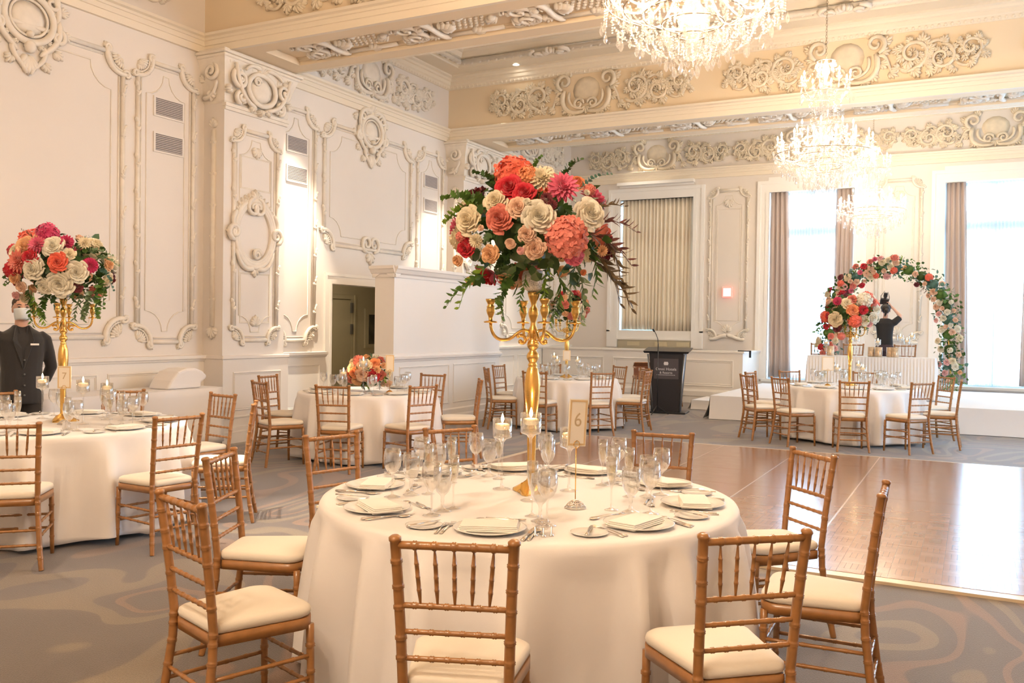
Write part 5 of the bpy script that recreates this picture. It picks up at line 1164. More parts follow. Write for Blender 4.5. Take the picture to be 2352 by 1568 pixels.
# low arrangement in a glass vase
tx, ty = -6.30, 8.50
vs_ = empty('glass_vase', (tx,ty,.763)); tag(vs_, 'clear footed glass vase holding the low flower bowl', 'vase')
MB().lathe([(.055,0),(.055,.006),(.012,.012),(.012,.07),(.03,.085),(.075,.14),(.085,.19),(.082,.19),(.072,.142),(.028,.09)], 24, None, True, False).build('vase_glass', M_GLASS, vs_)
fb = empty('flower_bowl', (tx,ty,.763)); tag(fb, 'low round bowl of coral, peach and cream roses on the table by the screen', 'flower arrangement')
S3 = 1/(4.055*192)
def zt(x, y, r, kind, col): return ((x-1275)*S3, (270-y)*S3, kind, col, r*S3)
LOW = [zt(1190,175,52,'hyd','salmon'),zt(1130,190,34,'bud','cream'),zt(1125,240,38,'rose','cream'),zt(1100,280,36,'rose','coral'),zt(1160,285,44,'rose','orange'),zt(1240,300,55,'rose','blush'),zt(1330,310,58,'rose','red'),zt(1365,255,32,'rose','peach'),zt(1275,220,48,'rose','cream'),zt(1345,195,45,'rose','orange'),zt(1115,345,46,'hyd','salmon'),zt(1180,350,50,'rose','peach'),zt(1400,310,40,'rose','rosy'),zt(1455,290,34,'rose','cream'),zt(1410,385,30,'bud','blush'),zt(1460,390,28,'rose','blush'),zt(1220,210,34,'rose','blush'),zt(1420,220,30,'bud','peach')]
arrangement(fb, (0,0,.245), (.235,.235,.17), LOW, 45, 12, 150, 18, PAL, .05, Lk=.6)
# ------------------------------------------------------------------ candle holders, cards, place settings
def shell(prof, t=.0015):
    """outer profile plus an inner wall"""
    return prof
hold = {}
def holder_me(h):
    k = round(h, 2)
    if k in hold: return hold[k]
    g = MB().lathe([(.043,0),(.044,.003),(.03,.006),(.008,.012),(.0055,.03),(.005,h-.05),(.007,h-.025),(.02,h-.008),(.044,h),(.0465,h+.006),(.0465,h+.092),(.0445,h+.092),(.0445,h+.007),(.02,h+.001)], 26, None, True, False).mesh('glass_stem_bowl', M_GLASS)
    wt = MB().lathe([(.0,h+.004),(.042,h+.008),(.0435,h+.012),(.0435,h+.048),(.0,h+.048)], 24).mesh('water', M_WATER)
    wx = MB().lathe([(0,h+.038),(.024,h+.038),(.037,h+.048),(.038,h+.058),(.034,h+.066),(.012,h+.069),(0,h+.069)], 22).mesh('floating_candle', M_WAX)
    fl = MB().lathe([(0,h+.070),(.005,h+.076),(.0085,h+.088),(.006,h+.102),(.002,h+.114),(0,h+.118)], 10).mesh('flame', M_FLAME)
    hold[k] = (g, wt, wx, fl); return hold[k]
def candle_holder(x, y, z, h, lab, grp, light=0):
    t = empty('candle_holder', (x,y,z)); tag(t, lab, 'candle holder', grp); g, wt, wx, fl = holder_me(h)
    part('glass_stem_bowl', g, t); part('water', wt, t); c = part('floating_candle', wx, t); part('flame', fl, c)
    if light: point_light('candle_light', (x,y,z+h+.125), light, (1,.55,.22), .012)
HG = 'long-stemmed floating candle holders'
candle_holder(-2.019,3.798,.763,.250,'floating candle on a long glass stem, left of the nearest gold stem',HG,1.2)
candle_holder(-1.777,3.618,.763,.305,'tallest floating candle, right before the nearest gold candelabra',HG,1.2)
candle_holder(-1.722,3.929,.763,.212,'floating candle half hidden behind the table number card',HG,1.0)
candle_holder(-6.573,4.561,.763,.245,'floating candle before the waiter on the left table',HG,1.0)
candle_holder(-5.985,4.485,.763,.240,'floating candle right of the gold stem on the left table',HG,1.0)
candle_holder(-6.12,4.80,.763,.20,'short floating candle behind the glasses of the left table',HG)
candle_holder(-6.129,8.16,.763,.300,'floating candle rising in front of the low flower bowl',HG,.8)
candle_holder(-6.44,8.20,.763,.170,'shorter floating candle left of the low flower bowl',HG,.8)
candle_holder(-5.86,12.72,.763,.27,'floating candle, left of two, on the lectern-side table',HG); candle_holder(-5.76,12.62,.763,.22,'lower floating candle, right of two, on the lectern-side table',HG); candle_holder(-5.46,12.72,.763,.22,'floating candle right of the card on the lectern-side table',HG)
candle_holder(-1.83,13.62,.763,.24,'floating candle left of the stage-side table stem',HG,.8); candle_holder(-1.74,13.48,.763,.20,'lowest floating candle left of the stage-side table stem',HG); candle_holder(-1.50,13.86,.763,.24,'floating candle right of the stage-side table stem',HG,.8); candle_holder(-1.42,13.70,.763,.20,'lower floating candle right of the stage-side table stem',HG)
for i, (x, h) in enumerate(((-2.33,.17),(-1.94,.27),(-1.83,.25),(-1.49,.20),(-1.13,.28),(-1.03,.22),(-.95,.30))):
    t = ('behind the left end','left of the photographer, taller of two','left of the photographer, shorter of two','right before the photographer','of three at the right end, first','of three at the right end, shortest','of three at the right end, tallest')[i]
    candle_holder(x, 16.55+.06*(i%2), 1.122, h, 'floating candle on the head table, ' + t, HG, .5 if i in (1,4) else 0)
M_MERC = mat('mercury_gold_glass', (.72,.55,.38), .3, .5, bump=(60,.2), var=(25,.3))
cy_me = MB().lathe([(0,0),(.058,0),(.06,.004),(.06,.165),(.056,.165),(.056,.02),(0,.02)], 22).mesh('gold_cylinder_vase', M_MERC)
for i, (x, lb) in enumerate(((-2.24,'left end of the head table'),(-1.58,'before the photographer, left one'),(-1.46,'before the photographer, right one'),(-1.28,'right half of the head table'),(-1.20,'right half of the head table, beside its twin'))):
    o = bpy.data.objects.new('cylinder_vase', cy_me); COL.objects.link(o); o.location = (x, 16.42+.05*(i%2)*(1 if i != 2 else 1), 1.122); tag(o, 'small gold cylinder vase, ' + lb, 'vase', 'gold cylinder vases')
# table number cards
def number_card(x, y, z, face, hpole, cw, ch, tilt, lab, framed=False, num=None):
    t = empty('table_number_card', (x,y,z), face); tag(t, lab, 'table number', 'table number cards')
    w = MB(); n = 24
    w.lathe([(.045,0),(.046,.004),(.036,.016),(.02,.028),(.006,.034)], 18, None, True, False) if framed else None
    for k in range(5): w.tube([(lerp(.046,.008,k/4)*math.cos(2*PI*i/n), lerp(.046,.008,k/4)*math.sin(2*PI*i/n), .004+.03*math.sin(k/4*PI/2)) for i in range(n)], .0022, 5, None, True, None, None, True)
    for k in range(12):
        a = k*PI/6; w.tube([(.046*math.cos(a),.046*math.sin(a),.004),(.034*math.cos(a+.15),.034*math.sin(a+.15),.019),(.008*math.cos(a+.3),.008*math.sin(a+.3),.034)], .002, 5)
    w.build('wire_base', M_GOLD if framed else M_SILVER, t)
    MB().tube([(0,0,.03),(0,0,hpole)], .0025, 6).build('wire_pole', M_GOLD, t)
    MB().tube([(.016*math.cos(a), -.004, hpole+.008+.016*math.sin(a)) for a in [2*PI*i/16 for i in range(16)]], .0016, 5, None, True, None, None, True).build('wire_clip', M_GOLD, t)
    M = T(0,0,hpole+.0) @ RY(tilt)
    w = MB(); w.box(-cw/2,cw/2,-.0015,.0015,0,ch,M); c = w.build('card', M_CARD, t)
    w = MB(); b = .012
    for a in ((-cw/2+.004,-cw/2+b,0.004,ch-.004),(cw/2-b,cw/2-.004,.004,ch-.004),(-cw/2+b,cw/2-b,.004,b),(-cw/2+b,cw/2-b,ch-b,ch-.004)): w.box(a[0],a[1],-.0026,-.0015,a[2],a[3],M)
    w.build('gold_border', mat('gilt_border', (.80,.60,.34), .35, .4, bump=(60,.1)), c)
    if num: text_obj('script_numeral', num, ch*.42, mat('gold_ink', (.55,.42,.26), .5, bump=(20,.02)), c, M @ T(0,-.0022,ch*.55) @ FACE, .0003)
    return t
number_card(-1.531,3.566,.763,camrot+.55,.270,.098,.205,.06,'tilted cream card with script number on a gold wire stand, nearest table',False,'6')
number_card(-6.09,4.403,.763,camrot+.1,.27,.10,.17,0,'framed cream card on wire stand before the left gold stem',False,'7')
number_card(-5.95,8.42,.763,camrot-.1,.25,.10,.19,0,'pale card on a stand right of the low flower bowl',True)
number_card(-5.60,12.62,.763,camrot,.27,.12,.16,0,'beige card beside the thin gold stem on the lectern-side table',True)
number_card(-1.86,13.40,.763,camrot,.22,.17,.20,0,'pale card before the candles on the stage-side table',True)
# ---- china, glass, cutlery meshes
plate_me = MB().lathe([(0,.004),(.09,.004),(.095,.0015),(.085,0),(.10,.001),(.135,.013),(.142,.016),(.143,.018),(.138,.0185),(.10,.007),(.094,.0055),(0,.006)], 36).mesh('dinner_plate', M_CHINA)
bread_me = MB().lathe([(0,.003),(.045,.003),(.05,0),(.055,.001),(.078,.010),(.080,.012),(.076,.0125),(.052,.005),(0,.0045)], 28).mesh('bread_plate', M_CHINA)
def napkin_me():
    w = MB()
    for k in range(4): w.box(-.092+.003*k, .088-.002*k, -.052+.002*k, .05-.001*k, .003+.0045*k, .0068+.0045*k, RZ(.012*k), .0018)
    return w.mesh('folded_napkin', M_NAPKIN)
nap_me = napkin_me()
def napkin2_me():
    w = MB()
    for k in range(3): w.prism([(-.11+.006*k,-.045),(.10,-.05+.004*k),(.085,.035),(.02,.062-.006*k),(-.07,.04)], .003+.006*k, .0075+.006*k)
    return w.mesh('folded_napkin', M_NAPKIN)
nap2_me = napkin2_me()
WINE = [(.034,0),(.035,.002),(.02,.005),(.0045,.012),(.0035,.03),(.0035,.085),(.007,.095),(.022,.108),(.034,.128),(.0385,.15),(.037,.175),(.032,.20),(.031,.20),(.036,.175),(.0375,.15),(.033,.130),(.02,.110),(.003,.099)]
GOB = [(.034,0),(.035,.002),(.02,.006),(.007,.014),(.006,.03),(.008,.042),(.006,.05),(.009,.06),(.024,.075),(.034,.10),(.037,.13),(.035,.155),(.0335,.172),(.0325,.172),(.034,.155),(.0358,.13),(.033,.102),(.022,.078),(.004,.066)]
FLU = [(.030,0),(.031,.002),(.015,.005),(.004,.012),(.0033,.03),(.0035,.09),(.008,.105),(.017,.13),(.022,.16),(.0235,.19),(.0225,.225),(.0215,.225),(.0225,.19),(.021,.16),(.015,.132),(.003,.112)]
wine_me = MB().lathe(WINE, 22, None, True, False).mesh('wine_glass', M_GLASS); gob_me = MB().lathe(GOB, 22, None, True, False).mesh('goblet', M_GLASS); flu_me = MB().lathe(FLU, 18, None, True, False).mesh('champagne_flute', M_GLASS)
gw_me = MB().lathe([(0,.068),(.02,.077),(.032,.102),(.0352,.13),(.0348,.142),(0,.142)], 20).mesh('water_fill', M_WATER)
M_CHAMP = thin_glass('pale_champagne', (.96,.92,.80), .8)
fw_me = MB().lathe([(0,.116),(.013,.132),(.020,.16),(.0222,.188),(0,.188)], 16).mesh('champagne_fill', M_CHAMP)
def fork_me():
    w = MB(); w.tube([(0,-.10,.004),(0,-.06,.005),(0,.0,.009),(0,.035,.006)], [.007,.0045,.003,.004], 6, None, True, ((0,0,1),.45))
    w.prism([(-.004,.03),(.004,.03),(.011,.05),(.011,.062),(-.011,.062),(-.011,.05)], .004, .0065)
    for k in range(4): w.tube([(-.0095+.0063*k,.06,.005),(-.0095+.0063*k,.098,.007)], [.0019,.0012], 5)
    return w.mesh('fork', M_SILVER)
def knife_me():
    w = MB(); w.tube([(0,-.115,.005),(0,-.07,.006),(0,-.01,.005)], [.0085,.008,.006], 7, None, True, ((0,0,1),.55)); w.prism([(-.008,-.01),(.008,-.01),(.010,.06),(.007,.10),(-.002,.118),(-.009,.08)], .004, .0058); return w.mesh('knife', M_SILVER)
def spoon_me():
    w = MB(); w.tube([(0,-.10,.004),(0,-.05,.006),(0,.02,.010),(0,.045,.006)], [.0075,.005,.003,.004], 6, None, True, ((0,0,1),.45)); w.blob((0,.068,.006), (.017,0,0), (0,.027,0), (0,0,.005), 12, 5); return w.mesh('spoon', M_SILVER)
fk, kn, spn = fork_me(), knife_me(), spoon_me()
def put(name, me, cx, cy, fdir, r, f, rz, lab, cat, grp, sc=1, z=.7625, kidm=None):
    F2 = Vector((math.cos(fdir), math.sin(fdir), 0)); R2 = Vector((F2.y, -F2.x, 0)); p = Vector((cx,cy,0)) + R2*r + F2*f
    if kidm:
        o = empty(name, (p.x,p.y,z), fdir-PI/2+rz); o.scale = (sc,)*3; part({'wine_glass':'bowl_and_stem','goblet':'bowl_and_stem','champagne_flute':'bowl_and_stem'}.get(name,'body'), me, o); part(kidm[0], kidm[1], o)
    else:
        o = bpy.data.objects.new(name, me); COL.objects.link(o); o.location = (p.x,p.y,z); o.rotation_euler = (0,0,fdir-PI/2+rz); o.scale = (sc,)*3
    tag(o, lab, cat, grp); return o
def setting(k, az, Rp, where, full=True, cut=2, seed=0):
    cx, cy, _ = TAB[k]; r = random.Random(seed); a = math.radians(az); px, py = cx+Rp*math.cos(a), cy+Rp*math.sin(a); fd = a+PI; T_ = TN[k]
    g = lambda s: s + ' of the ' + T_
    put('dinner_plate', plate_me, px, py, fd, 0, 0, 0, 'large white dinner plate ' + where, 'plate', g('dinner plates'))
    nm = nap_me if r.random() < .6 else nap2_me
    put('folded_napkin', nm, px, py, fd, r.uniform(-.01,.01), r.uniform(-.01,.01), r.uniform(-.3,.3), 'folded napkin on plate ' + where, 'napkin', g('napkins'), 1.32, .7625+.0035)
    put('bread_plate', bread_me, px, py, fd, -.262, -.01, 0, 'small white bread plate ' + where, 'plate', g('bread plates'), .92)
    J = lambda q=.006: r.uniform(-q, q)
    if cut:
        put('butter_knife', kn, px, py, fd, -.262+J(), -.01+J(), -.7+J(.2), 'butter knife across the bread plate ' + where, 'knife', g('butter knives'), .72, .7625+.0135)
        put('fork', fk, px, py, fd, -.166, -.01+J(), .03, 'inner fork ' + where, 'fork', g('forks')); put('fork', fk, px, py, fd, -.187, -.02+J(), .05, 'outer fork ' + where, 'fork', g('forks'), .93) if cut > 1 else None
        put('knife', kn, px, py, fd, .160, -.02+J(), -.03, 'dinner knife ' + where, 'knife', g('dinner knives')); 
        if cut > 1:
            put('soup_spoon', spn, px, py, fd, .181, -.02+J(), -.04, 'soup spoon ' + where, 'spoon', g('soup spoons'))
            put('dessert_spoon', spn, px, py, fd, -.02+J(), .180, PI/2+J(.1), 'dessert spoon lying above the plate ' + where, 'spoon', g('dessert spoons'), .9); put('dessert_fork', fk, px, py, fd, .02+J(), .205, -PI/2+J(.1), 'dessert fork lying above the plate ' + where, 'fork', g('dessert forks'), .85)
    put('goblet', gob_me, px, py, fd, .150+J(.012), .225+J(.012), 0, 'water goblet half filled, ' + where, 'glass', g('water goblets'), 1.12, .7625, ('water', gw_me))
    put('wine_glass', wine_me, px, py, fd, .205+J(.012), .155+J(.012), 0, 'empty wine glass ' + where, 'glass', g('wine glasses'), 1.1)
    if full: put('champagne_flute', flu_me, px, py, fd, .110+J(.012), .300+J(.012), 0, 'slim champagne flute ' + where, 'glass', g('champagne flutes'), 1.02, .7625, ('champagne', fw_me))
MW = {-75:'at the front centre chair of the nearest table',-28:'at the front right chair of the nearest table',13:'at the right end of the nearest table',52:'by the dance floor, nearest table',90:'behind the card on the nearest table',123:'behind the candles on the nearest table',157:'at the back left chair of the nearest table',196:'at the left end of the nearest table',238:'at the front left, nearest table'}
for i, (a, wh) in enumerate(MW.items()): setting('m', a, .755, wh, True, 2, 100+i)
LWH = [(-45,'at the nearest chair of the left table'),(0,'before the right front chair of the left table'),(42,'at the right back of the left table'),(85,'on the left table, by the buffet'),(128,'on the left table, by the waiter'),(175,'at the far left of the left table'),(-90,'on the left table, by the frame edge')]
for i, (a, wh) in enumerate(LWH): setting('l', a, .72, wh, True, 1, 200+i)
for k, Rp, lst in (('t',.62,[(-114,'at the left front'),(-70,'at the front centre'),(-22,'at the right front'),(35,'at the right end'),(88,'at the back, by the screen wall'),(190,'at the left end')]),
                   ('b',.60,[(-90,'at the front left'),(-42,'at the front right'),(8,'at the right end'),(62,'at the back right'),(125,'at the back left'),(-145,'at the left front')]),
                   ('r',.73,[(-112,'at the left front'),(-83,'at the front centre'),(-50,'at the right front'),(-10,'at the right end'),(35,'at the back right'),(88,'at the back centre'),(140,'at the back left'),(-150,'at the left end')])):
    for i, (a, wh) in enumerate(lst): setting(k, a, Rp, wh + ' of the ' + TN[k], k != 't', 0, 300+i)
# little salt and pepper caddy on the nearest table
cd = empty('condiment_caddy', (-1.435, 3.035, .763), camrot+.1); tag(cd, 'tiny beaded silver salt and pepper caddy at the front cloth edge', 'caddy')
w = MB()
for k in range(3): w.tube([(.026*math.cos(a)*(1-.12*k), .020*math.sin(a)*(1-.12*k), .036+.011*k) for a in [2*PI*i/20 for i in range(20)]], .0022, 5, None, True, None, None, True)
for i in range(16):
    a = 2*PI*i/16; w.blob((.025*math.cos(a),.019*math.sin(a),.049), (.004,0,0), (0,.004,0), (0,0,.004), 5, 4)
w.build('beaded_basket', M_SILVER, cd)
for sx, sy in ((-.03,-.012),(.032,-.012),(.0,-.024),(0,.022)): MB().lathe([(.010,0),(.010,.003),(.003,.008),(.003,.034),(0,.035)], 10, T(sx,sy,0)).build('foot', M_SILVER, cd)
for sx in (-.012,.012):
    MB().lathe([(.009,.022),(.0105,.03),(.0105,.055),(.006,.062),(0,.062)], 12, T(sx,0,0)).build('shaker', M_GLASS, cd)
o = MB().lathe([(.016,0),(.018,.004),(.015,.05),(.017,.055),(.014,.062),(0,.062)], 14).build('pepper_mill', M_SILVER, None, (-5.80,4.20,.763)); tag(o, 'short steel shaker among the glasses of the left table', 'shaker')
# ------------------------------------------------------------------ chandeliers (origin at the lowest crystal)
M_BULB = emis('candle_bulb_glow', (1,.84,.60), 7); M_CHAIN = mat('aged_brass', (.50,.40,.28), .4, .8, bump=(60,.1)); M_GLARM = thin_glass('glass_arm', (.97,.95,.92), 1.2, .03, body=.10)
drop_me = MB().lathe([(0,0),(.009,.012),(.015,.028),(.011,.048),(.004,.066),(.002,.078),(.005,.083),(.0,.09)], 6, T(0,0,-.09), False).mesh('crystal_drop', M_CRYSTAL)
big_me = MB().lathe([(0,0),(.014,.008),(.021,.022),(.020,.036),(.010,.05),(.002,.058),(0,.06)], 7, T(0,0,-.06), False).mesh('crystal_ball', M_CRYSTAL)
flat_me = MB().lathe([(0,0),(.012,.014),(.019,.036),(.015,.058),(.005,.076),(.0,.08)], 6, T(0,0,-.08), False, sy=.4).mesh('crystal_drop', M_CRYSTAL)
bulb_me = MB().lathe([(.006,0),(.007,.006),(.0135,.02),(.014,.030),(.009,.045),(.003,.060),(0,.066)], 9).mesh('candle_bulb', M_BULB)
def ch_arm(R, z0, z1, s=1.0):
    w = MB(); P = bez((.03,z0+.06),(R*.35,z0+.16),(R*.45,z0-.14),(R*.72,z0-.10),9)[:-1] + bez((R*.72,z0-.10),(R*.95,z0-.07),(R,z0),(R,z1),7)
    w.tube([(x,0,z) for x,z in P], .0085*s, 6); w.lathe([(.008,0),(.042*s,.006),(.046*s,.014),(.040*s,.013),(.010,.010)], 10, T(R,0,z1), True, False)
    w.lathe([(.011,.012),(.013,.02),(.010,.03),(.011,.075),(.012,.08),(0,.08)], 8, T(R,0,z1)); return w.mesh('glass_arm', M_GLARM)
def bead_strand(mb, a, b, sag, n, r):
    for i in range(n+1):
        t = i/n; p = Vector(a).lerp(Vector(b), t) + Vector((0,0,-sag*4*t*(1-t))); mb.blob(p, (r,0,0), (0,r,0), (0,0,r), 4, 3)
def make_chandelier():
    t = empty('chandelier'); r = random.Random(12)
    w = MB(); w.lathe([(.0,.10),(.03,.12),(.05,.16),(.03,.22),(.06,.30),(.10,.36),(.11,.42),(.06,.48),(.03,.52),(.03,.62),(.07,.70),(.08,.78),(.04,.86),(.025,.95),(.05,1.05),(.07,1.15),(.04,1.25),(.02,1.30),(.02,1.5),(.05,1.56),(.03,1.66),(.0,1.74)], 14); w.build('glass_column', M_GLARM, t)
    for R, z in ((.60,.52),(.47,.47),(.34,.42),(.21,.36),(.10,.28),(.17,.92),(.30,1.28),(.11,1.70)):
        w = MB(); w.tube([(R*math.cos(a),R*math.sin(a),z) for a in [2*PI*i/36 for i in range(36)]], .006, 5, None, True, None, None, True); w.build('metal_ring', M_CHAIN, t)
    c = MB()   # chain
    z = 1.74; k = 0
    while z < 3.23:
        c.tube([((.011 if k%2 else 0)*math.cos(a), (0 if k%2 else .011)*math.cos(a), z+.022+.022*math.sin(a)) for a in [2*PI*i/8 for i in range(8)]], .0032, 4, None, True, None, None, True); z += .036; k += 1
    c.lathe([(.0,3.205),(.06,3.20),(.075,3.18),(.03,3.15),(0,3.12)], 16); c.build('chain', M_CHAIN, t)
    a1, a2, a3 = ch_arm(.57,.55,.64), ch_arm(.34,.72,.80,.9), ch_arm(.30,1.34,1.42,.9)
    for me, n, R, z, of in ((a1,14,.57,.72,0),(a2,8,.34,.88,.2),(a3,8,.30,1.50,.1)):
        for i in range(n):
            a = part('glass_arm', me, t, (0,0,0), (0,0,2*PI*i/n+of)); part('candle_bulb', bulb_me, a, (R,0,z))
    # countable drops: the lower skirts and the tips of the arms
    nd = 0
    for R, z, n, me, jz in ((.62,.40,26,drop_me,.05),(.50,.33,20,flat_me,.04),(.38,.25,18,drop_me,.03),(.26,.19,14,flat_me,.02),(.14,.13,10,drop_me,.02),(.33,1.26,11,drop_me,.03)):
        for i in range(n):
            a = 2*PI*(i+r.uniform(-.2,.2))/n; rr = R*r.uniform(.93,1.04); part('crystal_drop', me, t, (rr*math.cos(a), rr*math.sin(a), z+r.uniform(-jz,jz)), (0,0,r.uniform(0,6)), r.uniform(.95,1.3)); nd += 1
    part('crystal_ball', big_me, t, (0,0,.062), None, 1.1)
    b = MB()
    for (R0,z0),(R1,z1),n in (((.60,.52),(.47,.30),26),((.47,.47),(.34,.22),22),((.34,.42),(.21,.17),18),((.21,.36),(.10,.10),12),((.17,.92),(.30,.70),12),((.11,1.68),(.30,1.40),10),((.17,1.2),(.17,.92),14),((.12,1.25),(.12,.85),12)):
        for i in range(n):
            a = 2*PI*i/n; q = a+r.uniform(-.1,.1); bead_strand(b, (R0*math.cos(a),R0*math.sin(a),z0), (R1*math.cos(q),R1*math.sin(q),z1), .05, 11, .0075)
    for R, z, n in ((.60,.52,26),(.47,.47,22),(.34,.42,18),(.21,.36,14),(.10,.28,8)):
        for i in range(n):
            a = 2*PI*(i+.5)/n; bead_strand(b, (R*math.cos(a),R*math.sin(a),z), (R*math.cos(a),R*math.sin(a),z-.13), 0, 7, .0075)
    for i in range(14):
        a = 2*PI*i/14; c2 = 2*PI*(i+1)/14; bead_strand(b, (.57*math.cos(a),.57*math.sin(a),.64), (.57*math.cos(c2),.57*math.sin(c2),.64), .07, 9, .007)
        bead_strand(b, (.57*math.cos(a),.57*math.sin(a),.64), (.17*math.cos(a),.17*math.sin(a),.95), .12, 14, .007)
    s = b.build('bead_strands', M_CRYSTAL, t); s['kind'] = 'stuff'
    d = MB()
    for R, z, n in ((.60,.56,28),(.55,.50,20),(.45,.42,20),(.33,.36,18),(.20,.30,12),(.16,.92,14),(.14,1.12,12),(.30,1.36,14),(.22,1.27,12),(.12,1.68,14),(.10,1.62,8),(.36,.78,12)):
        for i in range(n):
            a = 2*PI*(i+.5+r.uniform(-.3,.3))/n; k = r.uniform(.8,1.2); rr = R*r.uniform(.92,1.05); d.lathe([(0,0),(.010*k,.016*k),(.014*k,.030*k),(.004*k,.062*k),(0,.068*k)], 5, T(rr*math.cos(a), rr*math.sin(a), z-.07+r.uniform(-.02,.02)), False)
    s = d.build('small_crystals', M_CRYSTAL, t); s['kind'] = 'stuff'
    return adopt(t)
ch0 = make_chandelier()
CHL = ('large crystal chandelier over the viewer','nearest crystal chandelier, cut by the top of the frame','middle crystal chandelier hanging whole on its chain','farthest crystal chandelier, before the window beside the arch')
for i, y in enumerate(CHY):
    o = ch0 if i == 0 else copy_tree(ch0); o.location = (CHX, y, 3.27); o.rotation_euler = (0,0,.3*i); tag(o, CHL[i], 'chandelier', 'crystal chandeliers along the room')
# ------------------------------------------------------------------ flower arch on the stage
ar = empty('flower_arch', (-1.39, 17.12, .406)); tag(ar, 'round rose and greenery arch standing behind the head table', 'flower arch')
AC, AR_ = 1.32, .96
def arch_pt(s):
    """0 left foot .. 1 right foot"""
    L1, L2 = 1.15, PI*AR_; tot = 2*L1+L2; d = s*tot
    if d < L1: return Vector((-AR_-.10*(1-d/L1), 0, AC*d/L1*1.0)), Vector((-1,0,0))
    if d < L1+L2: a = PI-(d-L1)/AR_; return Vector((AR_*math.cos(a), 0, AC+AR_*math.sin(a))), Vector((math.cos(a),0,math.sin(a)))
    k = (d-L1-L2)/L1; return Vector((AR_+.10*k, 0, AC*(1-k))), Vector((1,0,0))
MB().tube([tuple(arch_pt(i/40)[0]) for i in range(41)], .014, 8).build('metal_hoop', M_GOLD, ar)
r = random.Random(77)
for i in range(22):
    s = .055+.89*i/21; p, n = arch_pt(s); col = 'mid' if i % 3 == 0 else 'deep' if i % 3 == 1 else 'teal'
    wd = .19 if s > .12 else .15
    o = leaf_mass((wd, .14, .17), 70, 900+i, col, shell=(.6,1.25)).build('foliage', M_LEAF[col], ar, tuple(p + n*.01)); o['kind'] = 'stuff'
LP = [('rose','cream',1),('rose','blush',1),('rose','salmon',1.1),('rose','red',1),('rose','burg',.9),('rose','lpink',1),('bud','blush',.9),('hyd','coral',1.2),('dah','pink',1.1)]
RP = [('rose','cream',1),('rose','white',1),('bud','blush',.9),('rose','blush',.9),('bud','white',.9),('rose','lpink',.8),('bud','peach',.8)]
placed = []
def on_arch(s, off, kind, col, rad, dy=-1):
    p, n = arch_pt(s); q = p + n*off + Vector((0, -.135+.07*abs(off)/.19, 0)); d = (n*off*4 + Vector((0,-1,.1))).normalized()
    partm(FN[kind], fmesh(kind, col), ar, Matrix.Translation(q) @ toward(d, r.uniform(0,6)) @ Matrix.Scale(rad, 4))
k = 0; t = 0
while k < 96 and t < 4000:
    t += 1; s = r.uniform(.05,.95)
    if .53 < s < .60 and r.random() < .75: continue
    if .60 < s < .66 and r.random() < .5: continue
    off = r.uniform(-.19,.19); p, n = arch_pt(s); q = p+n*off
    if any((q-o).length < .075 for o in placed): continue
    placed.append(q); kd, cl, sc = r.choice(LP if (s < .52 or (.60 < s < .66)) else RP); rad = .050*sc*r.uniform(.85,1.15)
    on_arch(s, off, kd, cl, rad); k += 1
for i in range(40):
    s = r.uniform(.05,.95); p, n = arch_pt(s); off = r.choice((-1,1)); d = (n*off + Vector((r.uniform(-.5,.5), r.uniform(-.9,.2), r.uniform(-.7,.3)))).normalized()
    kd, cl = r.choice((('ivy','mid'),('fern','teal'),('round','pale'),('fern','deep'),('ivy','lime'),('narrow','brown'))); X = d.orthogonal().normalized()
    partm('leaf_sprig', smesh(kd, cl, i % 3), ar, frame(p+n*off*.07, X, d.cross(X), d) @ Matrix.Scale(r.uniform(.12,.20), 4))

# ------------------------------------------------------------------ people
def remesh(o, vox, smooth=4):
    m = o.modifiers.new('fuse', 'REMESH'); m.mode = 'VOXEL'; m.voxel_size = vox; m.use_smooth_shade = True
    s = o.modifiers.new('relax', 'SMOOTH'); s.factor = .5; s.iterations = smooth; return o
def limb(mb, pts, rs, n=12, flat=None): mb.tube(pts, rs, n, None, True, flat)
def loft(mb, secs, n=20):
    """secs: (z, cx, cy, rx, ry)"""
    P = [[(cx+rx*math.cos(2*PI*i/n)*(abs(math.cos(2*PI*i/n))**-.12 if abs(math.cos(2*PI*i/n))>.05 else 1), cy+ry*math.sin(2*PI*i/n), z) for i in range(n)] for z, cx, cy, rx, ry in secs]
    o = len(mb.v); mb.grid(P, True, None, True); L = len(P); mb.f.append(tuple(o+i for i in range(n-1,-1,-1))); mb.f.append(tuple(o+(L-1)*n+i for i in range(n))); mb.sm += [False,False]; mb.mi += [0,0]
def head_mb(mb, c, M=None):
    """face looks along -Y; c = centre of the skull, eyes at half height"""
    x, y, z = c
    mb.blob((x,y+.012,z+.03), (.074,0,0), (0,.092,0), (0,0,.088), 16, 12, M); mb.blob((x,y-.020,z-.035), (.058,0,0), (0,.066,0), (0,0,.075), 14, 10, M)
    mb.blob((x,y-.060,z-.088), (.027,0,0), (0,.022,0), (0,0,.020), 8, 6, M); mb.blob((x,y-.088,z-.018), (.012,0,0), (0,.020,0), (0,0,.018), 8, 6, M); mb.tube([(x,y-.078,z+.018),(x,y-.100,z-.018)], [.008,.012], 8, M)
    for s in (-1,1):
        mb.blob((x+s*.076,y+.015,z-.010), (.010,0,0), (0,.020,0), (0,0,.032), 8, 6, M); mb.blob((x+s*.034,y-.060,z-.02), (.022,0,0), (0,.018,0), (0,0,.018), 8, 6, M); mb.blob((x+s*.032,y-.070,z+.030), (.024,0,0), (0,.012,0), (0,0,.009), 8, 5, M)
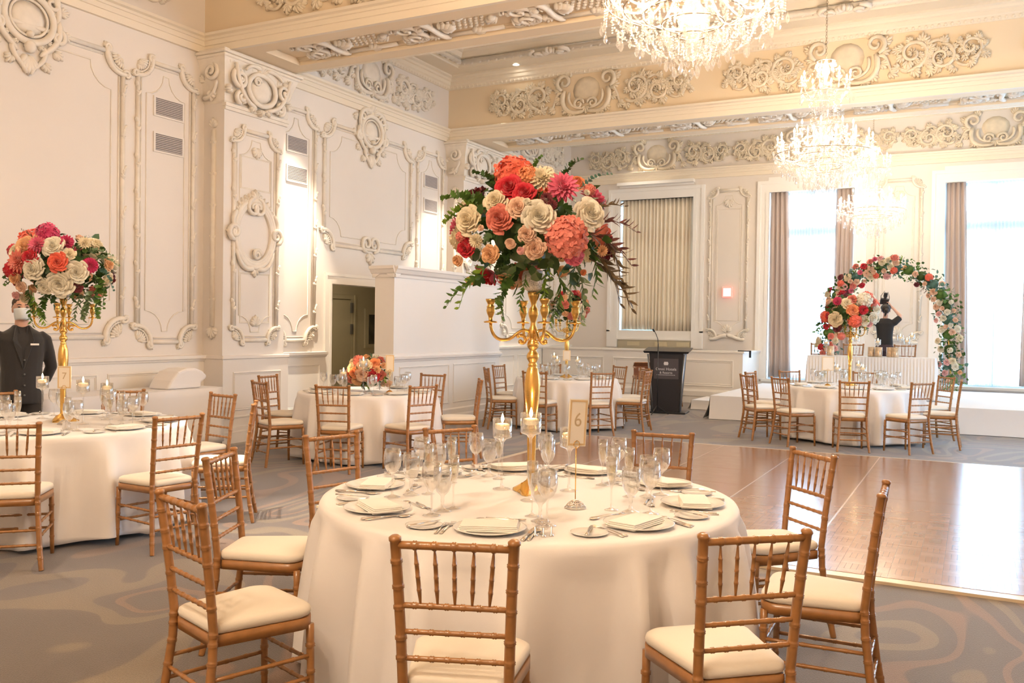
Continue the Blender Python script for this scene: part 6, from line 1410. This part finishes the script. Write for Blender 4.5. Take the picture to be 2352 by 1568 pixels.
def hand_mb(mb, wrist, d, palm_n, curl=.5, side=1, sc=1.0):
    """palm, four bent fingers of different length and a thumb; d = direction of the hand, palm_n = way the palm faces"""
    d = Vector(d).normalized(); nrm = Vector(palm_n); nrm = (nrm - d*nrm.dot(d)).normalized(); s = d.cross(nrm)*side; w = Vector(wrist)
    mb.blob(w+d*.048*sc, d*.052*sc, s*.041*sc, nrm*.015*sc, 10, 8)
    for k, (o, l) in enumerate(((-.030,.066),(-.010,.077),(.010,.072),(.029,.056))):
        b = w + d*.080*sc + s*o*sc; p1 = b + (d*math.cos(curl*.5)+nrm*math.sin(curl*.5))*l*.42*sc; p2 = p1 + (d*math.cos(curl*1.3)+nrm*math.sin(curl*1.3))*l*.33*sc; p3 = p2 + (d*math.cos(curl*2.0)+nrm*math.sin(curl*2.0))*l*.27*sc
        mb.tube([w+d*.05*sc+s*o*.8*sc, b, p1, p2, p3], [.010*sc,.0095*sc,.009*sc,.008*sc,.006*sc], 8)
    t0 = w + d*.022*sc - s*.030*sc; t1 = t0 + (d*.55 - s*.7 + nrm*.45).normalized()*.042*sc; t2 = t1 + (d*.8 - s*.1 + nrm*.6).normalized()*.032*sc
    mb.tube([w+d*.01*sc-s*.012*sc, t0, t1, t2], [.013*sc,.0125*sc,.0105*sc,.008*sc], 8)
# waiter, facing the room (local -Y), hands clasped behind the back
wt_ = empty('person', (-7.78, 5.19, 0), math.atan2(-7.58, -5.06*-1)*0 + math.radians(-52)); tag(wt_, 'waiter in black suit and pale face mask, hands clasped behind his back', 'person')
wt_.rotation_euler = (0, 0, math.atan2(7.58, -5.06) - (-PI/2)*1 - PI) if False else (0, 0, math.atan2(-5.06, 7.58) + PI/2 + .12)
b = MB(); head_mb(b, (0,-.01,1.645)); limb(b, [(0,.01,1.44),(0,.0,1.57)], [.062,.055]); loft(b, [(.86,0,0,.15,.10),(1.0,0,0,.155,.105),(1.2,0,0,.16,.105),(1.36,0,0,.175,.10),(1.44,0,.01,.10,.07)])
for s in (-1,1):
    limb(b, [(s*.19,.01,1.39),(s*.255,.05,1.12),(s*.20,.14,.98)], [.045,.038,.032]); limb(b, [(s*.20,.14,.98),(s*.06,.17,.90)], [.032,.026]); hand_mb(b, (s*.05,.17,.90), (-s*1,.05,-.35), (0,-1,0), .8, s, .95)
    limb(b, [(s*.09,0,.90),(s*.095,.0,.50),(s*.095,.02,.08)], [.075,.055,.04])
remesh(b.build('body', M_SKIN, wt_), .011)
M_SUIT = mat('black_suit_wool', (.022,.020,.021), .85, bump=(350,.25), sheen=.25)
j = MB(); loft(j, [(.78,0,.005,.185,.135),(.95,0,.0,.178,.13),(1.10,0,0,.172,.125),(1.25,0,0,.185,.13),(1.36,0,.005,.20,.125),(1.42,0,.01,.175,.105),(1.465,0,.015,.10,.075),(1.50,0,.02,.068,.06)])
for s in (-1,1): limb(j, [(s*.14,.01,1.40),(s*.192,.02,1.365),(s*.225,.035,1.24),(s*.255,.06,1.11),(s*.215,.14,.975)], [.060,.062,.058,.053,.047]); limb(j, [(s*.215,.14,.975),(s*.10,.172,.92)], [.048,.036])
jk = remesh(j.build('jacket', M_SUIT, wt_), .011, 3)
w = MB()
for s in (-1,1): w.add([(s*.002,-.141,1.10),(s*.085,-.137,1.36),(s*.060,-.085,1.47),(s*.048,-.060,1.50),(s*.030,-.085,1.46),(s*.012,-.130,1.28)], [(0,1,2,3,4,5) if s > 0 else (5,4,3,2,1,0)])
lp = w.build('lapels', M_SUIT, wt_); sm = lp.modifiers.new('t','SOLIDIFY'); sm.thickness = .008
w = MB()
for z in (1.05,.95,.86,1.18): w.lathe([(0,0),(.009,0),(.008,.004),(0,.004)], 10, T(.008,-.138,z) @ RX(PI/2))
w.build('buttons', mat('grey_button', (.12,.12,.12), .4, bump=(20,.02)), wt_)
MB().box(.055,.125,-.138,-.132,1.315,1.332).build('name_tag', M_WHITE, wt_)
t = MB()
for s in (-1,1): limb(t, [(s*.085,0,.88),(s*.095,0,.50),(s*.095,.015,.05)], [.098,.078,.068])
loft(t, [(.80,0,0,.17,.12),(.90,0,0,.165,.115)]); remesh(t.build('trousers', M_SUIT, wt_), .014, 2)
for s in (-1,1): w = MB(); w.blob((s*.095,-.05,.035), (.045,0,0), (0,.13,0), (0,0,.045), 12, 8); w.build('shoe', M_BLACKP, wt_)
h = MB(); h.blob((0,.018,1.70), (.080,0,0), (0,.094,0), (0,0,.068), 16, 10); h.blob((0,.055,1.66), (.078,0,0), (0,.062,0), (0,0,.075), 14, 8); h.build('hair', mat('short_brown_hair', (.07,.045,.03), .7, bump=(250,.5)), wt_)
m_ = MB(); P = []
for k in range(7):
    z = 1.643-.105*k/6; row = []
    for i in range(13):
        a = -1.25+2.5*i/12; rx = .073-.012*(k/6)**2; ry = .100+.012*math.sin(k/6*PI) if abs(a) < .5 else .094; row.append((rx*math.sin(a), -.012-ry*math.cos(a)*(1-.10*(k/6)**2), z+.012*math.cos(a)))
    P.append(row)
m_.grid(P); mk = m_.build('face_mask', mat('pale_blue_mask', (.70,.76,.80), .8, bump=(120,.2)), wt_); sm = mk.modifiers.new('t','SOLIDIFY'); sm.thickness = .003
for s in (-1,1):
    MB().blob((s*.031,-.083,1.662), (.0125,0,0), (0,.007,0), (0,0,.0065), 10, 6).build('eye', mat('eye_dark', (.03,.02,.015), .3, bump=(10,.01)), wt_); MB().tube([(s*.014,-.093,1.682),(s*.032,-.094,1.687),(s*.050,-.084,1.681)], [.003,.0045,.0025], 6).build('eyebrow', M_HAIR, wt_)
# photographer on the stage, seen from behind (faces +Y), camera raised above the head
ph = empty('person', (-1.50, 18.0, .406), .12); tag(ph, 'photographer in black top seen from behind, arms raised, holding a camera overhead', 'person')
b = MB(); limb(b, [(0,0,1.36),(.01,.02,1.47)], [.050,.045]); MH = T(.01,.03,1.55) @ RZ(PI) @ RX(-.25); head_mb(b, (0,0,0), MH)
loft(b, [(.80,0,0,.13,.095),(.95,0,0,.125,.09),(1.15,0,0,.13,.095),(1.30,0,0,.15,.09),(1.37,0,.0,.09,.06)])
SH = {-1:((-.16,.0,1.32),(-.27,.04,1.43),(-.155,.16,1.66)), 1:((.16,.0,1.32),(.275,.03,1.43),(.115,.16,1.62))}
for s in (-1,1):
    a, e, h_ = SH[s]; limb(b, [a, e], [.044,.036]); limb(b, [e, h_], [.035,.023]); hand_mb(b, h_, (-s*.45,.2,.8), (-s*.8,.1,-.4), .75, s, .95)
    limb(b, [(s*.08,0,.86),(s*.085,.0,.46),(s*.085,-.01,.08)], [.075,.052,.036])
remesh(b.build('body', mat('fair_skin', (.68,.42,.33), .5, var=(12,.05)), ph), .010, 3)
j = MB(); loft(j, [(.90,0,0,.148,.112),(1.05,0,0,.138,.105),(1.20,0,0,.150,.112),(1.30,0,0,.168,.108),(1.36,0,.005,.135,.085),(1.395,0,.01,.075,.06)])
for s in (-1,1): a, e, h_ = SH[s]; limb(j, [(s*.12,0,1.31), a, tuple(Vector(a).lerp(Vector(e),.85))], [.07,.066,.056])
remesh(j.build('top', M_BLACK, ph), .011, 3)
t = MB(); loft(t, [(.78,0,0,.150,.118),(.86,0,0,.150,.115),(.93,0,0,.14,.108)])
for s in (-1,1): limb(t, [(s*.08,0,.86),(s*.085,0,.46),(s*.085,-.01,.04)], [.090,.064,.052])
remesh(t.build('trousers', mat('dark_plum_trousers', (.06,.04,.055), .8, bump=(200,.1)), ph), .014, 2)
for s in (-1,1): MB().blob((s*.085,.04,.032), (.040,0,0), (0,.115,0), (0,0,.035), 12, 8).build('shoe', M_BLACKP, ph)
h = MB(); h.blob((.01,.0,1.575), (.082,0,0), (0,.088,0), (0,0,.088), 16, 10); h.blob((.02,-.085,1.535), (.040,0,0), (0,.036,0), (0,0,.045), 12, 8); h.tube([(.02,-.09,1.53),(.0,-.10,1.47),(-.01,-.09,1.43)], [.022,.018,.006], 8); h.build('hair', M_HAIR, ph)
MB().tube([(.01+.088*math.cos(a), -.02+.02*math.sin(a), 1.575+.092*math.sin(a)) for a in [PI*i/16 for i in range(17)]], .006, 6).build('headband', M_BLACKP, ph)
MB().tube([(.235+.03*math.cos(a), .07+.012*math.sin(a), 1.475+.025*math.sin(a)) for a in [2*PI*i/12 for i in range(12)]], .007, 6, None, True, None, None, True).build('wristwatch', M_BLACKP, ph)
cm = empty('camera', (-1.535, 18.2, 2.125), .12); cm.rotation_euler = (.35, .15, .12); tag(cm, 'black camera with flash held above the photographer', 'camera')
w = MB(); w.box(-.075,.075,-.035,.035,-.055,.055,None,.008); w.box(-.075,-.045,-.05,.04,-.055,.055,None,.008); w.build('camera_body', M_BLACKP, cm)
MB().lathe([(.036,0),(.040,.02),(.040,.09),(.044,.10),(.044,.13),(.038,.13),(.036,.10),(0,.10)], 20, T(.01,.03,-.005) @ RX(-PI/2)).build('lens', M_BLACKP, cm)
w = MB(); w.box(-.02,.02,-.02,.02,.055,.09); w.box(-.035,.035,-.025,.03,.09,.17,None,.006); w.build('flash', M_BLACKP, cm)
MB().tube([(-.07,-.03,.04),(-.08,-.06,.12),(-.03,-.05,.22),(-.02,-.05,.12),(.03,-.05,.21),(.07,-.05,.11),(.075,-.03,.04)], .005, 6).build('strap', M_BLACK, cm)
